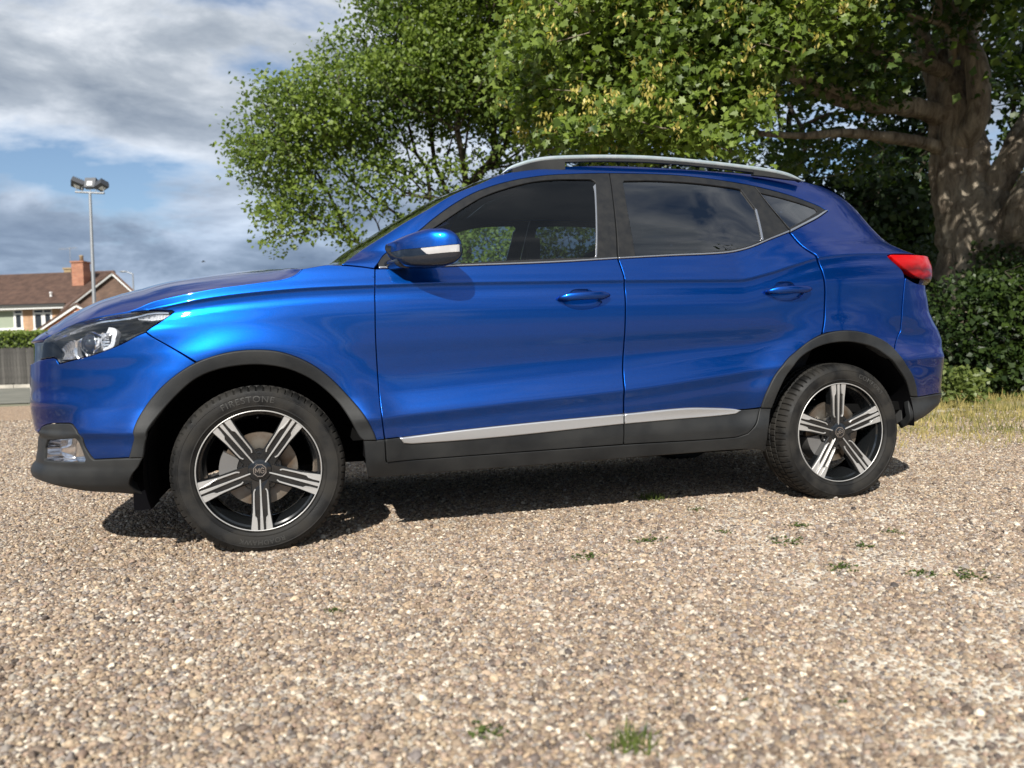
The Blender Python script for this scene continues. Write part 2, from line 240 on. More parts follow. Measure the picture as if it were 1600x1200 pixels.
SH = {
 'front_bumper': [[-0.3854,0.8511],[-0.2619,0.7739],[-0.2064,0.7346],[-0.2623,0.7002],[-0.3275,0.6453],[-0.3845,0.5755],[-0.4257,0.5002],[-0.4556,0.4006],[-0.5925,0.3941],[-0.6067,0.406],[-0.6384,0.4533],[-0.6463,0.5022],[-0.6628,0.5228],[-0.6787,0.5273],[-0.7946,0.5228],[-0.8563,0.5115],[-0.9047,0.4928],[-1.0172,0.4686],[-1.5152,0.487],[-1.5152,0.735],[-0.9578,0.7487],[-0.8548,0.7609],[-0.7535,0.7672],[-0.7388,0.7633],[-0.7214,0.744],[-0.6712,0.7534],[-0.5871,0.7698],[-0.51,0.7931],[-0.4551,0.8148],[-0.4046,0.8424]],
 'headlight': [[-0.8205,0.8344],[-0.8007,0.854],[-0.7645,0.8804],[-0.6709,0.901],[-0.5958,0.9128],[-0.5132,0.9229],[-0.4331,0.9289],[-0.3574,0.9301],[-0.3087,0.9276],[-0.304,0.9237],[-0.3199,0.9133],[-0.3746,0.8784],[-0.3915,0.8536],[-0.4064,0.8459],[-0.455,0.818],[-0.51,0.7966],[-0.5871,0.7735],[-0.6712,0.7572],[-0.718,0.7484],[-0.7368,0.7678],[-0.7537,0.771],[-0.8461,0.7644]],
 'grille': [[-0.858,0.7634],[-0.9535,0.7511],[-1.5152,0.742],[-1.5152,0.835],[-1.0046,0.8315],[-0.8301,0.8361]],
 'bumper_lip': [[-1.0163,0.8349],[-1.5152,0.842],[-1.5152,0.875],[-1.01,0.8524],[-0.9999,0.8767],[-0.8091,0.8555],[-0.833,0.8391]],
 'front_fender': [[-0.4674,0.9296],[-0.4333,0.9313],[-0.3573,0.9324],[-0.3086,0.9304],[-0.3003,0.9243],[-0.3184,0.9107],[-0.3704,0.875],[-0.3853,0.8532],[-0.2597,0.7761],[-0.2019,0.738],[-0.1885,0.7422],[-0.0945,0.7687],[-0.0003,0.7761],[0.0938,0.7655],[0.1902,0.7253],[0.2662,0.6675],[0.3341,0.5923],[0.3903,0.5188],[0.428,0.444],[0.4369,0.4148],[0.4676,0.4163],[0.458,0.5312],[0.4546,0.6599],[0.4515,0.78],[0.4514,0.867],[0.4564,1.0044],[0.4622,1.0802],[0.4244,1.087],[0.3634,1.0938],[0.3027,1.098],[0.2761,1.0982],[0.2299,1.0906],[0.1889,1.0832],[0.1665,1.0615],[0.125,1.0429],[0.0255,1.0272],[-0.1291,1.0087],[-0.2815,0.9831],[-0.3841,0.9616],[-0.4477,0.9374]],
 'side_frame': [[0.3369,1.0995],[0.3758,1.0964],[0.4246,1.0901],[0.4588,1.0842],[0.4771,1.1053],[0.5015,1.1391],[0.5577,1.1776],[0.6534,1.2429],[0.714,1.2924],[0.8065,1.3595],[0.9222,1.4246],[1.0699,1.4771],[1.2298,1.511],[1.3911,1.5263],[1.5536,1.5353],[1.8502,1.5372],[2.0786,1.522],[2.2934,1.4964],[2.4991,1.4525],[2.64,1.4046],[2.6762,1.3815],[2.6875,1.3802],[2.5906,1.3327],[2.4886,1.2919],[2.3931,1.2533],[2.4306,1.1824],[2.4732,1.1436],[2.4892,1.0558],[2.4966,0.9634],[2.4889,0.8613],[2.4683,0.7769],[2.4901,0.7837],[2.5902,0.7902],[2.6895,0.7793],[2.782,0.7521],[2.8501,0.7143],[2.8664,0.6957],[2.9324,0.7811],[2.9457,0.9403],[2.9589,1.0374],[2.9502,1.0715],[2.9199,1.106],[2.8926,1.1345],[2.8877,1.1439],[2.9233,1.1505],[2.9933,1.1533],[3.067,1.1538],[3.0198,1.1739],[2.9717,1.2054],[2.9494,1.2616],[2.9259,1.3251],[2.9063,1.3971],[2.8712,1.446],[2.8286,1.4836],[2.7423,1.5192],[2.592,1.5399],[2.4666,1.5479],[2.3537,1.5582],[2.2413,1.5629],[2.0212,1.568],[1.8669,1.5727],[1.7198,1.5765],[1.5634,1.5756],[1.4193,1.5665],[1.2212,1.5421],[1.1264,1.5268],[1.0322,1.5043],[0.9484,1.4656],[0.812,1.4047],[0.6903,1.3315],[0.5937,1.2752],[0.5395,1.2398],[0.4866,1.2068],[0.4084,1.1564]],
 'front_door': [[0.4647,1.0802],[0.5995,1.0839],[0.8207,1.0912],[1.2048,1.1053],[1.4951,1.1225],[1.5055,1.0391],[1.4975,0.765],[1.4827,0.589],[1.4803,0.4637],[1.1482,0.4518],[0.8024,0.436],[0.5284,0.419],[0.472,0.4172],[0.4611,0.531],[0.4576,0.6598],[0.454,0.7799],[0.4539,0.867],[0.4589,1.0043]],
 'rear_door': [[1.5011,1.1228],[1.7404,1.1352],[2.0189,1.1489],[2.1375,1.1704],[2.2784,1.2183],[2.3821,1.2522],[2.4213,1.1775],[2.4631,1.1372],[2.4811,1.0543],[2.4887,0.9635],[2.4812,0.8614],[2.46,0.7756],[2.4098,0.7531],[2.3338,0.7088],[2.2585,0.6614],[2.1976,0.5921],[2.1582,0.5166],[2.142,0.458],[2.05,0.4529],[1.9342,0.4658],[1.7722,0.474],[1.4865,0.464],[1.4887,0.5887],[1.5025,0.7649],[1.5105,1.0391]],
 'front_door_cladding': [[0.4726,0.4134],[0.5283,0.416],[0.8024,0.4329],[1.1482,0.4486],[1.4801,0.4604],[1.4827,0.3321],[0.9171,0.3275],[0.4774,0.3232]],
 'rear_door_cladding': [[1.486,0.4607],[1.7725,0.4706],[1.9347,0.4623],[2.0501,0.4492],[2.1364,0.4516],[2.1088,0.3872],[2.0767,0.3465],[2.0163,0.3309],[1.4877,0.3323]],
 'front_trim_strip': [[0.5283,0.4165],[0.8024,0.4339],[1.1482,0.4497],[1.4801,0.4615],[1.4807,0.4197],[0.9152,0.3954],[0.5817,0.3906],[0.5433,0.3952]],
 'rear_trim_strip': [[1.486,0.4618],[1.7723,0.4726],[1.9344,0.4643],[2.0156,0.4565],[2.0501,0.4486],[2.0172,0.4336],[1.7082,0.4251],[1.4866,0.4194]],
 'sill': [[0.3884,0.4147],[0.4368,0.413],[0.4701,0.4131],[0.4744,0.3202],[0.9173,0.3237],[1.4809,0.3265],[2.0169,0.327],[2.0788,0.342],[2.1122,0.3842],[2.1404,0.4508],[2.1418,0.4536],[2.1996,0.4497],[2.1759,0.3607],[2.194,0.2491],[2.1229,0.2668],[1.7891,0.2676],[1.4035,0.2636],[0.9223,0.2607],[0.4746,0.2591],[0.4053,0.2627],[0.3969,0.3149]],
 'front_arch': [[-0.4554,0.3985],[-0.4257,0.5002],[-0.3845,0.5755],[-0.3275,0.6453],[-0.2623,0.7002],[-0.1885,0.7422],[-0.0945,0.7687],[-0.0003,0.7761],[0.0938,0.7655],[0.1902,0.7253],[0.2662,0.6675],[0.3341,0.5923],[0.3903,0.5188],[0.428,0.444],[0.4369,0.4148],[0.4344,0.4137],[0.3908,0.4151],[0.3767,0.4264],[0.3396,0.5006],[0.2939,0.5729],[0.2169,0.6479],[0.1305,0.6967],[0.0445,0.718],[-0.0405,0.721],[-0.1348,0.7062],[-0.2086,0.6747],[-0.2741,0.6186],[-0.34,0.5437],[-0.3919,0.4695],[-0.4055,0.3962]],
 'rear_arch': [[2.1416,0.4557],[2.1582,0.5166],[2.1976,0.5921],[2.2585,0.6614],[2.3338,0.7088],[2.4098,0.7531],[2.49,0.7807],[2.5902,0.7902],[2.6895,0.7793],[2.782,0.7521],[2.8501,0.7143],[2.8959,0.6526],[2.9577,0.5869],[2.9986,0.5189],[3.0233,0.4655],[2.974,0.4695],[2.9312,0.5463],[2.8732,0.6142],[2.8093,0.6673],[2.7545,0.7048],[2.6609,0.7312],[2.5751,0.7392],[2.4803,0.73],[2.405,0.7067],[2.3191,0.6631],[2.259,0.5964],[2.2193,0.5225],[2.1993,0.452]],
 'front_cladding': [[-1.03,0.4623],[-0.898,0.492],[-0.8531,0.5092],[-0.7952,0.5204],[-0.679,0.5249],[-0.6643,0.5205],[-0.6485,0.4999],[-0.6397,0.4509],[-0.6078,0.4034],[-0.5922,0.3915],[-0.4553,0.3971],[-0.4069,0.3963],[-0.4819,0.2356],[-0.5607,0.2496],[-0.6788,0.2572],[-0.7628,0.2741],[-0.8207,0.2933],[-0.964,0.3041],[-1.5152,0.31],[-1.5152,0.483]],
 'fog': [[-0.8506,0.4615],[-0.6778,0.4711],[-0.6618,0.4568],[-0.6283,0.393],[-0.6312,0.3834],[-0.8663,0.3825],[-0.8723,0.431]],
 'rear_bumper': [[2.8718,0.694],[2.9387,0.781],[2.9528,0.9403],[2.9656,1.0344],[3.0371,1.0096],[3.18,1.0031],[4.008,1.0],[4.1166,0.462],[3.2482,0.4712],[3.0287,0.4636],[3.0023,0.5187],[2.9612,0.5868],[2.9,0.6525]],
 'rear_cladding': [[2.9768,0.4662],[3.0299,0.4604],[3.2571,0.4675],[4.1166,0.458],[3.8467,0.3],[3.0538,0.3547],[2.985,0.3106],[2.9665,0.3973]],
 'tail_lamp': [[2.8947,1.1409],[2.924,1.146],[3.0774,1.148],[3.1657,1.1478],[3.72,1.135],[3.72,1.02],[3.2128,1.0157],[3.0427,1.0339],[2.9595,1.0747],[2.9217,1.1093]],
 'front_frame': [[0.4795,1.0933],[0.4771,1.1053],[0.5015,1.1391],[0.5577,1.1776],[0.6534,1.2429],[0.714,1.2924],[0.8065,1.3595],[0.9222,1.4246],[1.0699,1.4771],[1.2298,1.511],[1.3911,1.5263],[1.5536,1.5353],[1.497,1.1317],[1.2065,1.1143],[0.8218,1.0999],[0.6004,1.0922]],
 'front_glass': [[0.6008,1.0964],[0.6222,1.1893],[0.7092,1.2516],[0.7786,1.2982],[0.8618,1.3534],[0.9465,1.4021],[1.0603,1.4458],[1.1742,1.4778],[1.289,1.4942],[1.4574,1.5007],[1.475,1.4865],[1.4047,1.1327],[1.1126,1.1221],[0.7564,1.1027]],
 'front_seal': [[1.4591,1.4667],[1.4574,1.4349],[1.3984,1.1304],[1.4086,1.1304],[1.4696,1.4352],[1.4732,1.48]],
 'rear_seal': [[2.2512,1.3764],[2.2592,1.37],[2.2502,1.3042],[2.2365,1.2179],[2.2255,1.2147],[2.2402,1.3007]],
 'rear_frame': [[1.5567,1.5355],[1.8502,1.5372],[2.0786,1.522],[2.2934,1.4964],[2.3915,1.2674],[2.2826,1.2299],[2.1403,1.181],[2.0214,1.1593],[1.7424,1.1445],[1.5024,1.132]],
 'rear_glass': [[1.5834,1.1394],[1.591,1.3291],[1.6064,1.4873],[1.6175,1.4982],[1.7583,1.5037],[1.9512,1.4988],[2.1502,1.4825],[2.2096,1.475],[2.2534,1.3731],[2.2467,1.3041],[2.23,1.2184],[2.1421,1.1877],[2.0114,1.1652],[1.7897,1.1494]],
 'quarter_frame': [[2.2967,1.4956],[2.4991,1.4525],[2.64,1.4046],[2.6762,1.3815],[2.6685,1.3819],[2.5947,1.3498],[2.4961,1.3096],[2.4002,1.2708]],
 'quarter_glass': [[2.3117,1.4616],[2.4614,1.4328],[2.5725,1.4033],[2.6096,1.3892],[2.6153,1.3719],[2.5031,1.3227],[2.4035,1.2815],[2.3466,1.3799]],
 'front_belt': [[0.4793,1.0912],[0.6002,1.0908],[0.8217,1.0985],[1.2063,1.1132],[1.4968,1.1306],[1.4954,1.1237],[1.205,1.1064],[0.8208,1.0923],[0.5996,1.085],[0.4786,1.0828]],
 'rear_belt': [[1.5027,1.1306],[1.7421,1.1431],[2.021,1.1578],[2.1399,1.1795],[2.282,1.2284],[2.3906,1.2654],[2.386,1.2555],[2.2791,1.2201],[2.1379,1.1719],[2.0193,1.1503],[1.7407,1.1366],[1.5013,1.124]],
 'quarter_belt': [[2.3994,1.2692],[2.4952,1.3079],[2.5936,1.348],[2.6674,1.3801],[2.6813,1.38],[2.5904,1.3358],[2.4883,1.2949],[2.3934,1.2563]],
 'front_cup': [[1.2558,0.9721],[1.2686,0.9842],[1.2862,0.9908],[1.3461,0.9916],[1.3621,0.9805],[1.3745,0.9641],[1.4013,0.9367],[1.3802,0.9182],[1.3397,0.9081],[1.2829,0.9089],[1.2412,0.9255],[1.2201,0.9471],[1.2408,0.9628]],
 'rear_cup': [[2.2344,0.9977],[2.2458,1.0107],[2.2593,1.0158],[2.3105,1.0158],[2.3259,1.0084],[2.3377,0.9938],[2.3803,0.9645],[2.36,0.9446],[2.3132,0.9321],[2.2602,0.9342],[2.2211,0.949],[2.2027,0.9664],[2.2173,0.9864]],
 'c_shut1': [[-0.4875,0.9254],[-0.4674,0.9301],[-0.4477,0.9381],[-0.3841,0.9623],[-0.2815,0.9838],[-0.1291,1.0095],[0.0255,1.0282],[0.125,1.0439],[0.1654,1.0628],[0.1865,1.084]],
 'c_roof': [[0.337,1.1005],[0.4084,1.1564],[0.4866,1.2068],[0.5395,1.2398],[0.5937,1.2752],[0.6903,1.3315],[0.812,1.4047],[0.9484,1.4656],[1.0322,1.5043],[1.1264,1.5268],[1.2212,1.5421],[1.4193,1.5665],[1.5634,1.5756],[1.7198,1.5765],[1.8669,1.5727],[2.0212,1.568],[2.2413,1.5629],[2.3537,1.5582],[2.4666,1.5479],[2.592,1.5399],[2.7423,1.5192]],
 'c_spoiler': [[2.7423,1.5192],[2.8286,1.4836],[2.8712,1.446]],
 'c_lampband': [],
}
BON_E = [[-0.7598, -0.6063, 0.8662], [-0.7316, -0.6666, 0.8553], [-0.6751, -0.6859, 0.8824], [-0.6035, -0.7432, 0.9033], [-0.5425, -0.7748, 0.9158], [-0.4703, -0.8011, 0.9259], [-0.4474, -0.8082, 0.9291], [-0.4111, -0.8161, 0.9381], [-0.3526, -0.8218, 0.9623], [-0.2578, -0.8349, 0.9838], [-0.1163, -0.8449, 1.0095], [0.0273, -0.8482, 1.0282], [0.125, -0.8475, 1.0439], [0.1654, -0.8418, 1.0628], [0.1865, -0.8333, 1.084]]
BON_H = [0.0377, 0.0668, 0.0764, 0.0863, 0.0995, 0.1108, 0.1144, 0.1144, 0.1027, 0.1049, 0.0987, 0.0978, 0.0889, 0.0681, 0.0378]
# ------------------------------------------------------------------ the car
def pip(pts, poly):
    x, y = pts[:, 0], pts[:, 1]; ins = np.zeros(len(pts), bool); n = len(poly)
    for i in range(n):
        x1, y1 = poly[i]; x2, y2 = poly[(i+1) % n]
        c = ((y1 > y) != (y2 > y))
        with np.errstate(divide='ignore', invalid='ignore'):
            ins ^= c & (x < (x2-x1)*(y-y1)/(y2-y1+1e-30)+x1)
    return ins
def smooth_poly(poly, step=.012, corner=28):
    """Catmull-Rom where the outline turns gently, straight at the sharp corners, resampled finely"""
    P0 = np.array(poly, float); n = len(P0); out = []
    def turn(i):
        a = P0[i]-P0[i-1]; b = P0[(i+1) % n]-P0[i]
        return abs(math.degrees(math.atan2(a[0]*b[1]-a[1]*b[0], a[0]*b[0]+a[1]*b[1])))
    sharp = [turn(i) > corner for i in range(n)]
    for i in range(n):
        j = (i+1) % n; p1, p2 = P0[i], P0[j]; L = np.linalg.norm(p2-p1)
        m1 = (p2-p1) if sharp[i] else (p2-P0[i-1])/(np.linalg.norm(p2-p1)+np.linalg.norm(p1-P0[i-1])+1e-9)*L
        m2 = (p2-p1) if sharp[j] else (P0[(j+1) % n]-p1)/(np.linalg.norm(P0[(j+1) % n]-p2)+L+1e-9)*L
        k = max(1, int(math.ceil(L/step)))
        for q in range(k):
            t = q/k
            out.append(p1*(2*t**3-3*t*t+1)+m1*(t**3-2*t*t+t)+p2*(-2*t**3+3*t*t)+m2*(t**3-t*t))
    return np.array(out)
def area(p): return .5*np.sum(p[:, 0]*np.roll(p[:, 1], -1)-np.roll(p[:, 0], -1)*p[:, 1])
def inset(p, d):
    """move a CCW loop inwards by d"""
    t = np.roll(p, -1, 0)-np.roll(p, 1, 0); t /= np.linalg.norm(t, axis=1, keepdims=True)+1e-9
    n = np.stack([-t[:, 1], t[:, 0]], 1)
    return p+n*d
def tri_patch(outer, holes, off, flange, bevel, gu, gz, offf=None):
    loops = [outer if area(outer) > 0 else outer[::-1]]
    for h in holes: loops.append(h if area(h) < 0 else h[::-1])
    ins = [inset(l, bevel) for l in loops]
    lo = outer.min(0); hi = outer.max(0)
    gx, gy = np.meshgrid(np.arange(lo[0]+gu*.5, hi[0], gu), np.arange(lo[1]+gz*.5, hi[1], gz), indexing='ij')
    gx = gx+(np.arange(gx.shape[1]) % 2)*gu*.5
    g = np.stack([gx.ravel(), gy.ravel()], 1)
    # rows of points along the character lines keep the shading of the creases clean
    us = np.arange(lo[0], hi[0], .010); lines = []; xs_ = P(us, .97)[:, 0]; gxs = P(g[:, 0], .97)[:, 0]
    if gz > .007 and gu < .0145:
        for d in (-.030, -.018, -.010, -.004, .002, .008, .014, .022): lines.append(np.stack([us, ZC(xs_)-.002+d], 1))
        for d in (-.02, -.010, -.003, .004, .010, .02, .035, .05, .065): lines.append(np.stack([us, ZB(xs_)+.012+d], 1))
        br = np.concatenate(lines)
        zc_, zb_ = ZC(gxs)-.002, ZB(gxs)+.012
        g = g[~(((g[:, 1] > zc_-.036) & (g[:, 1] < zc_+.028)) | ((g[:, 1] > zb_-.026) & (g[:, 1] < zb_+.071)))]
        g = np.concatenate([g, br])
    m = pip(g, ins[0])
    for l in ins[1:]: m &= ~pip(g, l)
    g = g[m]
    B = np.concatenate(ins)
    if len(g):
        keep = np.ones(len(g), bool)
        for k in range(0, len(g), 2000):
            d = ((g[k:k+2000, None, :]-B[None])**2).sum(-1).min(1); keep[k:k+2000] = d > (min(gu, gz)*.45)**2
        g = g[keep]
    allv = np.concatenate([B, g]); edges = []; o = 0
    for l in ins:
        edges += [(o+i, o+(i+1) % len(l)) for i in range(len(l))]; o += len(l)
    r = geometry.delaunay_2d_cdt([Vector(v) for v in allv.tolist()], edges, [], 0, 1e-7)
    V2 = np.array([tuple(v) for v in r[0]]); F = np.array(r[2])
    cen = V2[F].mean(1); ok = pip(cen, ins[0])
    for l in ins[1:]: ok &= ~pip(cen, l)
    F = F[ok]
    a = V2[F]; ar = (a[:, 1, 0]-a[:, 0, 0])*(a[:, 2, 1]-a[:, 0, 1])-(a[:, 1, 1]-a[:, 0, 1])*(a[:, 2, 0]-a[:, 0, 0])
    F = np.where((ar < 0)[:, None], F[:, ::-1], F)
    nn = N(V2[:, 0], V2[:, 1]); vv = P(V2[:, 0], V2[:, 1])+nn*off
    if offf is not None: vv = vv+nn*offf(V2)[:, None]
    verts = [vv]; nors = [nn]; faces = [F]; o = len(vv)
    for l, li in zip(loops, ins):
        L = len(l); n0 = N(l[:, 0], l[:, 1]); b = P(l[:, 0], l[:, 1])+n0*off
        bi = P(li[:, 0], li[:, 1])+N(li[:, 0], li[:, 1])*off
        if offf is not None: b = b+n0*offf(l)[:, None]; bi = bi+n0*offf(li)[:, None]
        t = np.roll(b, -1, 0)-np.roll(b, 1, 0); t /= np.linalg.norm(t, axis=1, keepdims=True)+1e-9
        out = np.cross(t, n0); out /= np.linalg.norm(out, axis=1, keepdims=True)+1e-9
        b1 = b-n0*bevel*.6; b2 = b1-n0*flange-out*flange*.05
        idx = np.arange(L); nx = (idx+1) % L
        for (va, na, vb, nb) in ((bi, n0*.95+out*.25, b1, n0*.5+out), (b1, n0*.3+out, b2, out)):
            verts += [va, vb]; nors += [na/np.linalg.norm(na, axis=1, keepdims=True), nb/np.linalg.norm(nb, axis=1, keepdims=True)]
            faces.append(np.stack([o+idx, o+L+idx, o+L+nx], 1)); faces.append(np.stack([o+idx, o+L+nx, o+nx], 1)); o += 2*L
    return np.concatenate(verts), np.concatenate(nors), np.concatenate(faces)
def mk(name, v, n, f, mat, parent, mirror=False):
    if mirror:
        v = v*[1, -1, 1]; n = None if n is None else n*[1, -1, 1]; f = np.array(f)[:, ::-1]
    me = bpy.data.meshes.new(name); me.from_pydata(v.tolist(), [], np.asarray(f).tolist())
    me.polygons.foreach_set('use_smooth', [True]*len(me.polygons)); me.materials.append(mat)
    me.update()
    if n is not None: me.normals_split_custom_set_from_vertices(n.tolist())
    o = bpy.data.objects.new(name, me); COL.objects.link(o); o.parent = parent
    return o
def dedupe(s):
    q = [s[0]]
    for a in s[1:]:
        if abs(a[0]-q[-1][0])+abs(a[1]-q[-1][1]) > .0008: q.append(a)
    return q
def loop(key, step=.012): return smooth_poly(dedupe(SH[key]), step)
def panel(name, key, mat, parent=None, off=0., holes=(), flange=.018, bevel=.0022, gu=.014, gz=.0072, both=True, offf=None, cor=28, parent2=None):
    out = smooth_poly(dedupe(SH[key]), .012, cor)
    v, n, f = tri_patch(out, [loop(h) for h in holes], off, flange, bevel, gu, gz, offf)
    a = mk(name, v, n, f, mat, parent if parent is not None else CAR)
    b = mk(name, v, n, f, mat, (parent2 or parent) if parent is not None else CAR, True) if both else None
    return a, b

CAR = empty('parked_car', (0, 0, 0)); tag(CAR, 'blue compact SUV parked on gravel with black cladding and silver roof rails', 'car')
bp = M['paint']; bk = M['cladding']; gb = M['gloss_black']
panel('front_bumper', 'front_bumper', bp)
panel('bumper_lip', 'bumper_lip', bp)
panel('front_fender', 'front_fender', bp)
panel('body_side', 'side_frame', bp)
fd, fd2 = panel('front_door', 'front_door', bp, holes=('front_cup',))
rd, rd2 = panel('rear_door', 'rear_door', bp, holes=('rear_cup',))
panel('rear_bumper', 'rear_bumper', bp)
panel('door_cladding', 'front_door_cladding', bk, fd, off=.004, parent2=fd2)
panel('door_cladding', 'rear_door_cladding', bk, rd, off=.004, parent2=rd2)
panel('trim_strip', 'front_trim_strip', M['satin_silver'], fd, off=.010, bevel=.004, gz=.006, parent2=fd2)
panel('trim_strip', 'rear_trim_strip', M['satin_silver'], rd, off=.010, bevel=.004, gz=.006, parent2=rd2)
panel('sill', 'sill', bk, off=.0, bevel=.004)
panel('wheel_arch_trim', 'front_arch', bk, off=.006, bevel=.005, flange=.035)
panel('wheel_arch_trim', 'rear_arch', bk, off=.006, bevel=.005, flange=.035)
def low(V2):   # the lower edge of the front cladding turns under
    return -.012*np.clip((.325-V2[:, 1])/.08, 0, 1)**1.2
panel('lower_bumper', 'front_cladding', bk, holes=('fog',), off=.003, bevel=.004, flange=.03, offf=low)
panel('rear_skirt', 'rear_cladding', bk, off=.003, bevel=.004, flange=.03)
panel('grille', 'grille', gb, off=-.012)
def bowl(key, dep):
    L = loop(key)
    def f(V2):
        out = np.zeros(len(V2))
        for k in range(0, len(V2), 1000):
            d = np.sqrt(((V2[k:k+1000, None]-L[None])**2).sum(-1)).min(1); out[k:k+1000] = -dep*np.clip(d/.022, 0, 1)**.6
        return out
    return f
panel('handle_cup', 'front_cup', M['paint'], fd, off=-.002, offf=bowl('front_cup', .03), bevel=.001, gu=.006, gz=.005, parent2=fd2)
panel('handle_cup', 'rear_cup', M['paint'], rd, off=-.002, offf=bowl('rear_cup', .03), bevel=.001, gu=.006, gz=.005, parent2=rd2)
# windows
panel('window_frame', 'front_frame', M['frame_black'], fd, off=-.002, holes=('front_glass',), parent2=fd2, flange=.012, cor=45)
panel('window_frame', 'rear_frame', M['frame_black'], rd, off=-.002, holes=('rear_glass',), parent2=rd2, flange=.012, cor=45)
panel('quarter_window_frame', 'quarter_frame', M['frame_black'], off=-.002, holes=('quarter_glass',), flange=.012, cor=45)
panel('window_glass', 'front_glass', M['glass'], fd, off=-.009, flange=.003, bevel=.001, gz=.02, parent2=fd2, cor=45)
panel('window_glass', 'rear_glass', M['tint_glass'], rd, off=-.009, flange=.003, bevel=.001, gz=.02, parent2=rd2, cor=45)
panel('quarter_window', 'quarter_glass', M['tint_glass'], off=-.007, flange=.003, bevel=.001, cor=45)
panel('glass_seal', 'front_seal', M['belt'], fd, off=-.004, flange=.006, bevel=.001, gz=.006, parent2=fd2)
panel('glass_seal', 'rear_seal', M['belt'], rd, off=-.001, flange=.008, bevel=.001, gz=.006, parent2=rd2)
panel('belt_trim', 'front_belt', M['belt'], fd, off=.004, flange=.01, bevel=.0025, gz=.004, parent2=fd2)
panel('belt_trim', 'rear_belt', M['belt'], rd, off=.004, flange=.01, bevel=.0025, gz=.004, parent2=rd2)
panel('window_trim', 'quarter_belt', M['belt'], off=.004, flange=.01, bevel=.0025, gz=.004)

def loft(name, rows, mat, parent=None, closed=False, caps=False, flip=False, smooth=True):
    """rows: (m, n, 3) grid -> one mesh"""
    R_ = np.array(rows, float); m, n = R_.shape[:2]; v = R_.reshape(-1, 3).tolist(); f = []
    nn = n if closed else n-1
    for i in range(m-1):
        for j in range(nn):
            a, b = i*n+j, i*n+(j+1) % n
            q = (a, b, b+n, a+n); f.append(q[::-1] if flip else q)
    if caps and closed:
        f.append(tuple(range(n))[::-1] if not flip else tuple(range(n)))
        e = tuple((m-1)*n+k for k in range(n)); f.append(e if not flip else e[::-1])
    me = bpy.data.meshes.new(name); me.from_pydata(v, [], f); me.materials.append(mat)
    me.polygons.foreach_set('use_smooth', [smooth]*len(me.polygons)); me.update()
    o = bpy.data.objects.new(name, me); COL.objects.link(o); o.parent = parent if parent is not None else CAR
    return o
def solid(o, t):
    md = o.modifiers.new('thick', 'SOLIDIFY'); md.thickness = t; md.offset = -1; return o
def auto(o, ang=35):
    o.data.set_sharp_from_angle(angle=math.radians(ang)); return o
# bonnet
BE = np.array(BON_E); BH = np.array(BON_H)
tt = np.linspace(0, 1, len(BE)); t2 = np.linspace(0, 1, 60)
BE2 = np.stack([pchip(tt, BE[:, k])(t2) for k in range(3)], 1); BH2 = pchip(tt, BH)(t2)
yy = np.sin(np.linspace(-1, 1, 61)*np.pi/2)
rows = []
for e, h in zip(BE2, BH2):
    bx = np.interp(e[0], [-.85, .2], [.07, .16])
    w = 1-yy**2; wz = 1-np.abs(yy)**3
    rows.append(np.stack([e[0]-bx*w, e[1]*-yy, e[2]+h*wz], -1))
rows = np.array(rows)
bonnet = loft('bonnet', rows, bp, flip=True); solid(bonnet, .02)
# cowl panel between bonnet and windscreen
RC = np.array(SH['c_roof']); RE = P(RC[:, 0], RC[:, 1])
last = rows[-1]
cow = []
for s in np.linspace(0, 1, 6):
    tgt = np.stack([.345-.15*(1-yy**2), -.70*yy*1.12, 1.075+.055*(1-yy**2)], -1)
    cow.append((last-[0, 0, .018])*(1-s)+tgt*s-[0, 0, .02*math.sin(s*math.pi)])
loft('cowl', cow, bk, flip=True)
# windscreen and roof, from the edge of the body side across the car
tt = np.r_[0, np.cumsum(np.linalg.norm(np.diff(RE, axis=0), axis=1))]
def edge(s): return np.stack([pchip(tt, RE[:, k])(s) for k in range(3)], -1)
def cap(s0, s1, n, D, inw=.0, lift=0):
    out = []
    for s in np.linspace(s0, s1, n):
        e = edge(s); d = edge(min(s+.02, tt[-1]))-edge(max(s-.02, 0)); d[1] = 0; d /= np.linalg.norm(d)
        nr = np.array([-d[2], 0, d[0]]); w = 1-yy**2
        q = np.stack([e[0]+0*yy, (e[1]+inw)*-yy, e[2]+0*yy], -1)+(nr*(np.interp(e[0], [.45, .95, 1.25], [.075, .070, .05]) if D is None else D))*w[:, None]+nr*lift
        out.append(q)
    return np.array(out)
sW = float(np.interp(1.07, RE[:, 0], tt))
ws = loft('windscreen', cap(-.0, sW, 30, None, .012, -.004), M['glass'], flip=True); solid(ws, .005)
# black ceramic border of the screen
for sg in (0, 1):
    a = cap(0, sW, 30, None, .010, -.002); a = a[:, :11] if not sg else a[:, -11:]
    loft('screen_border', a, M['gloss_black'], ws, flip=True)
roof = loft('roof', cap(sW, tt[-1], 40, None), bp, flip=True); solid(roof, .015)
hl = loft('headliner', cap(sW-.02, tt[-1], 30, None, .02, -.05), M['headliner'], roof)
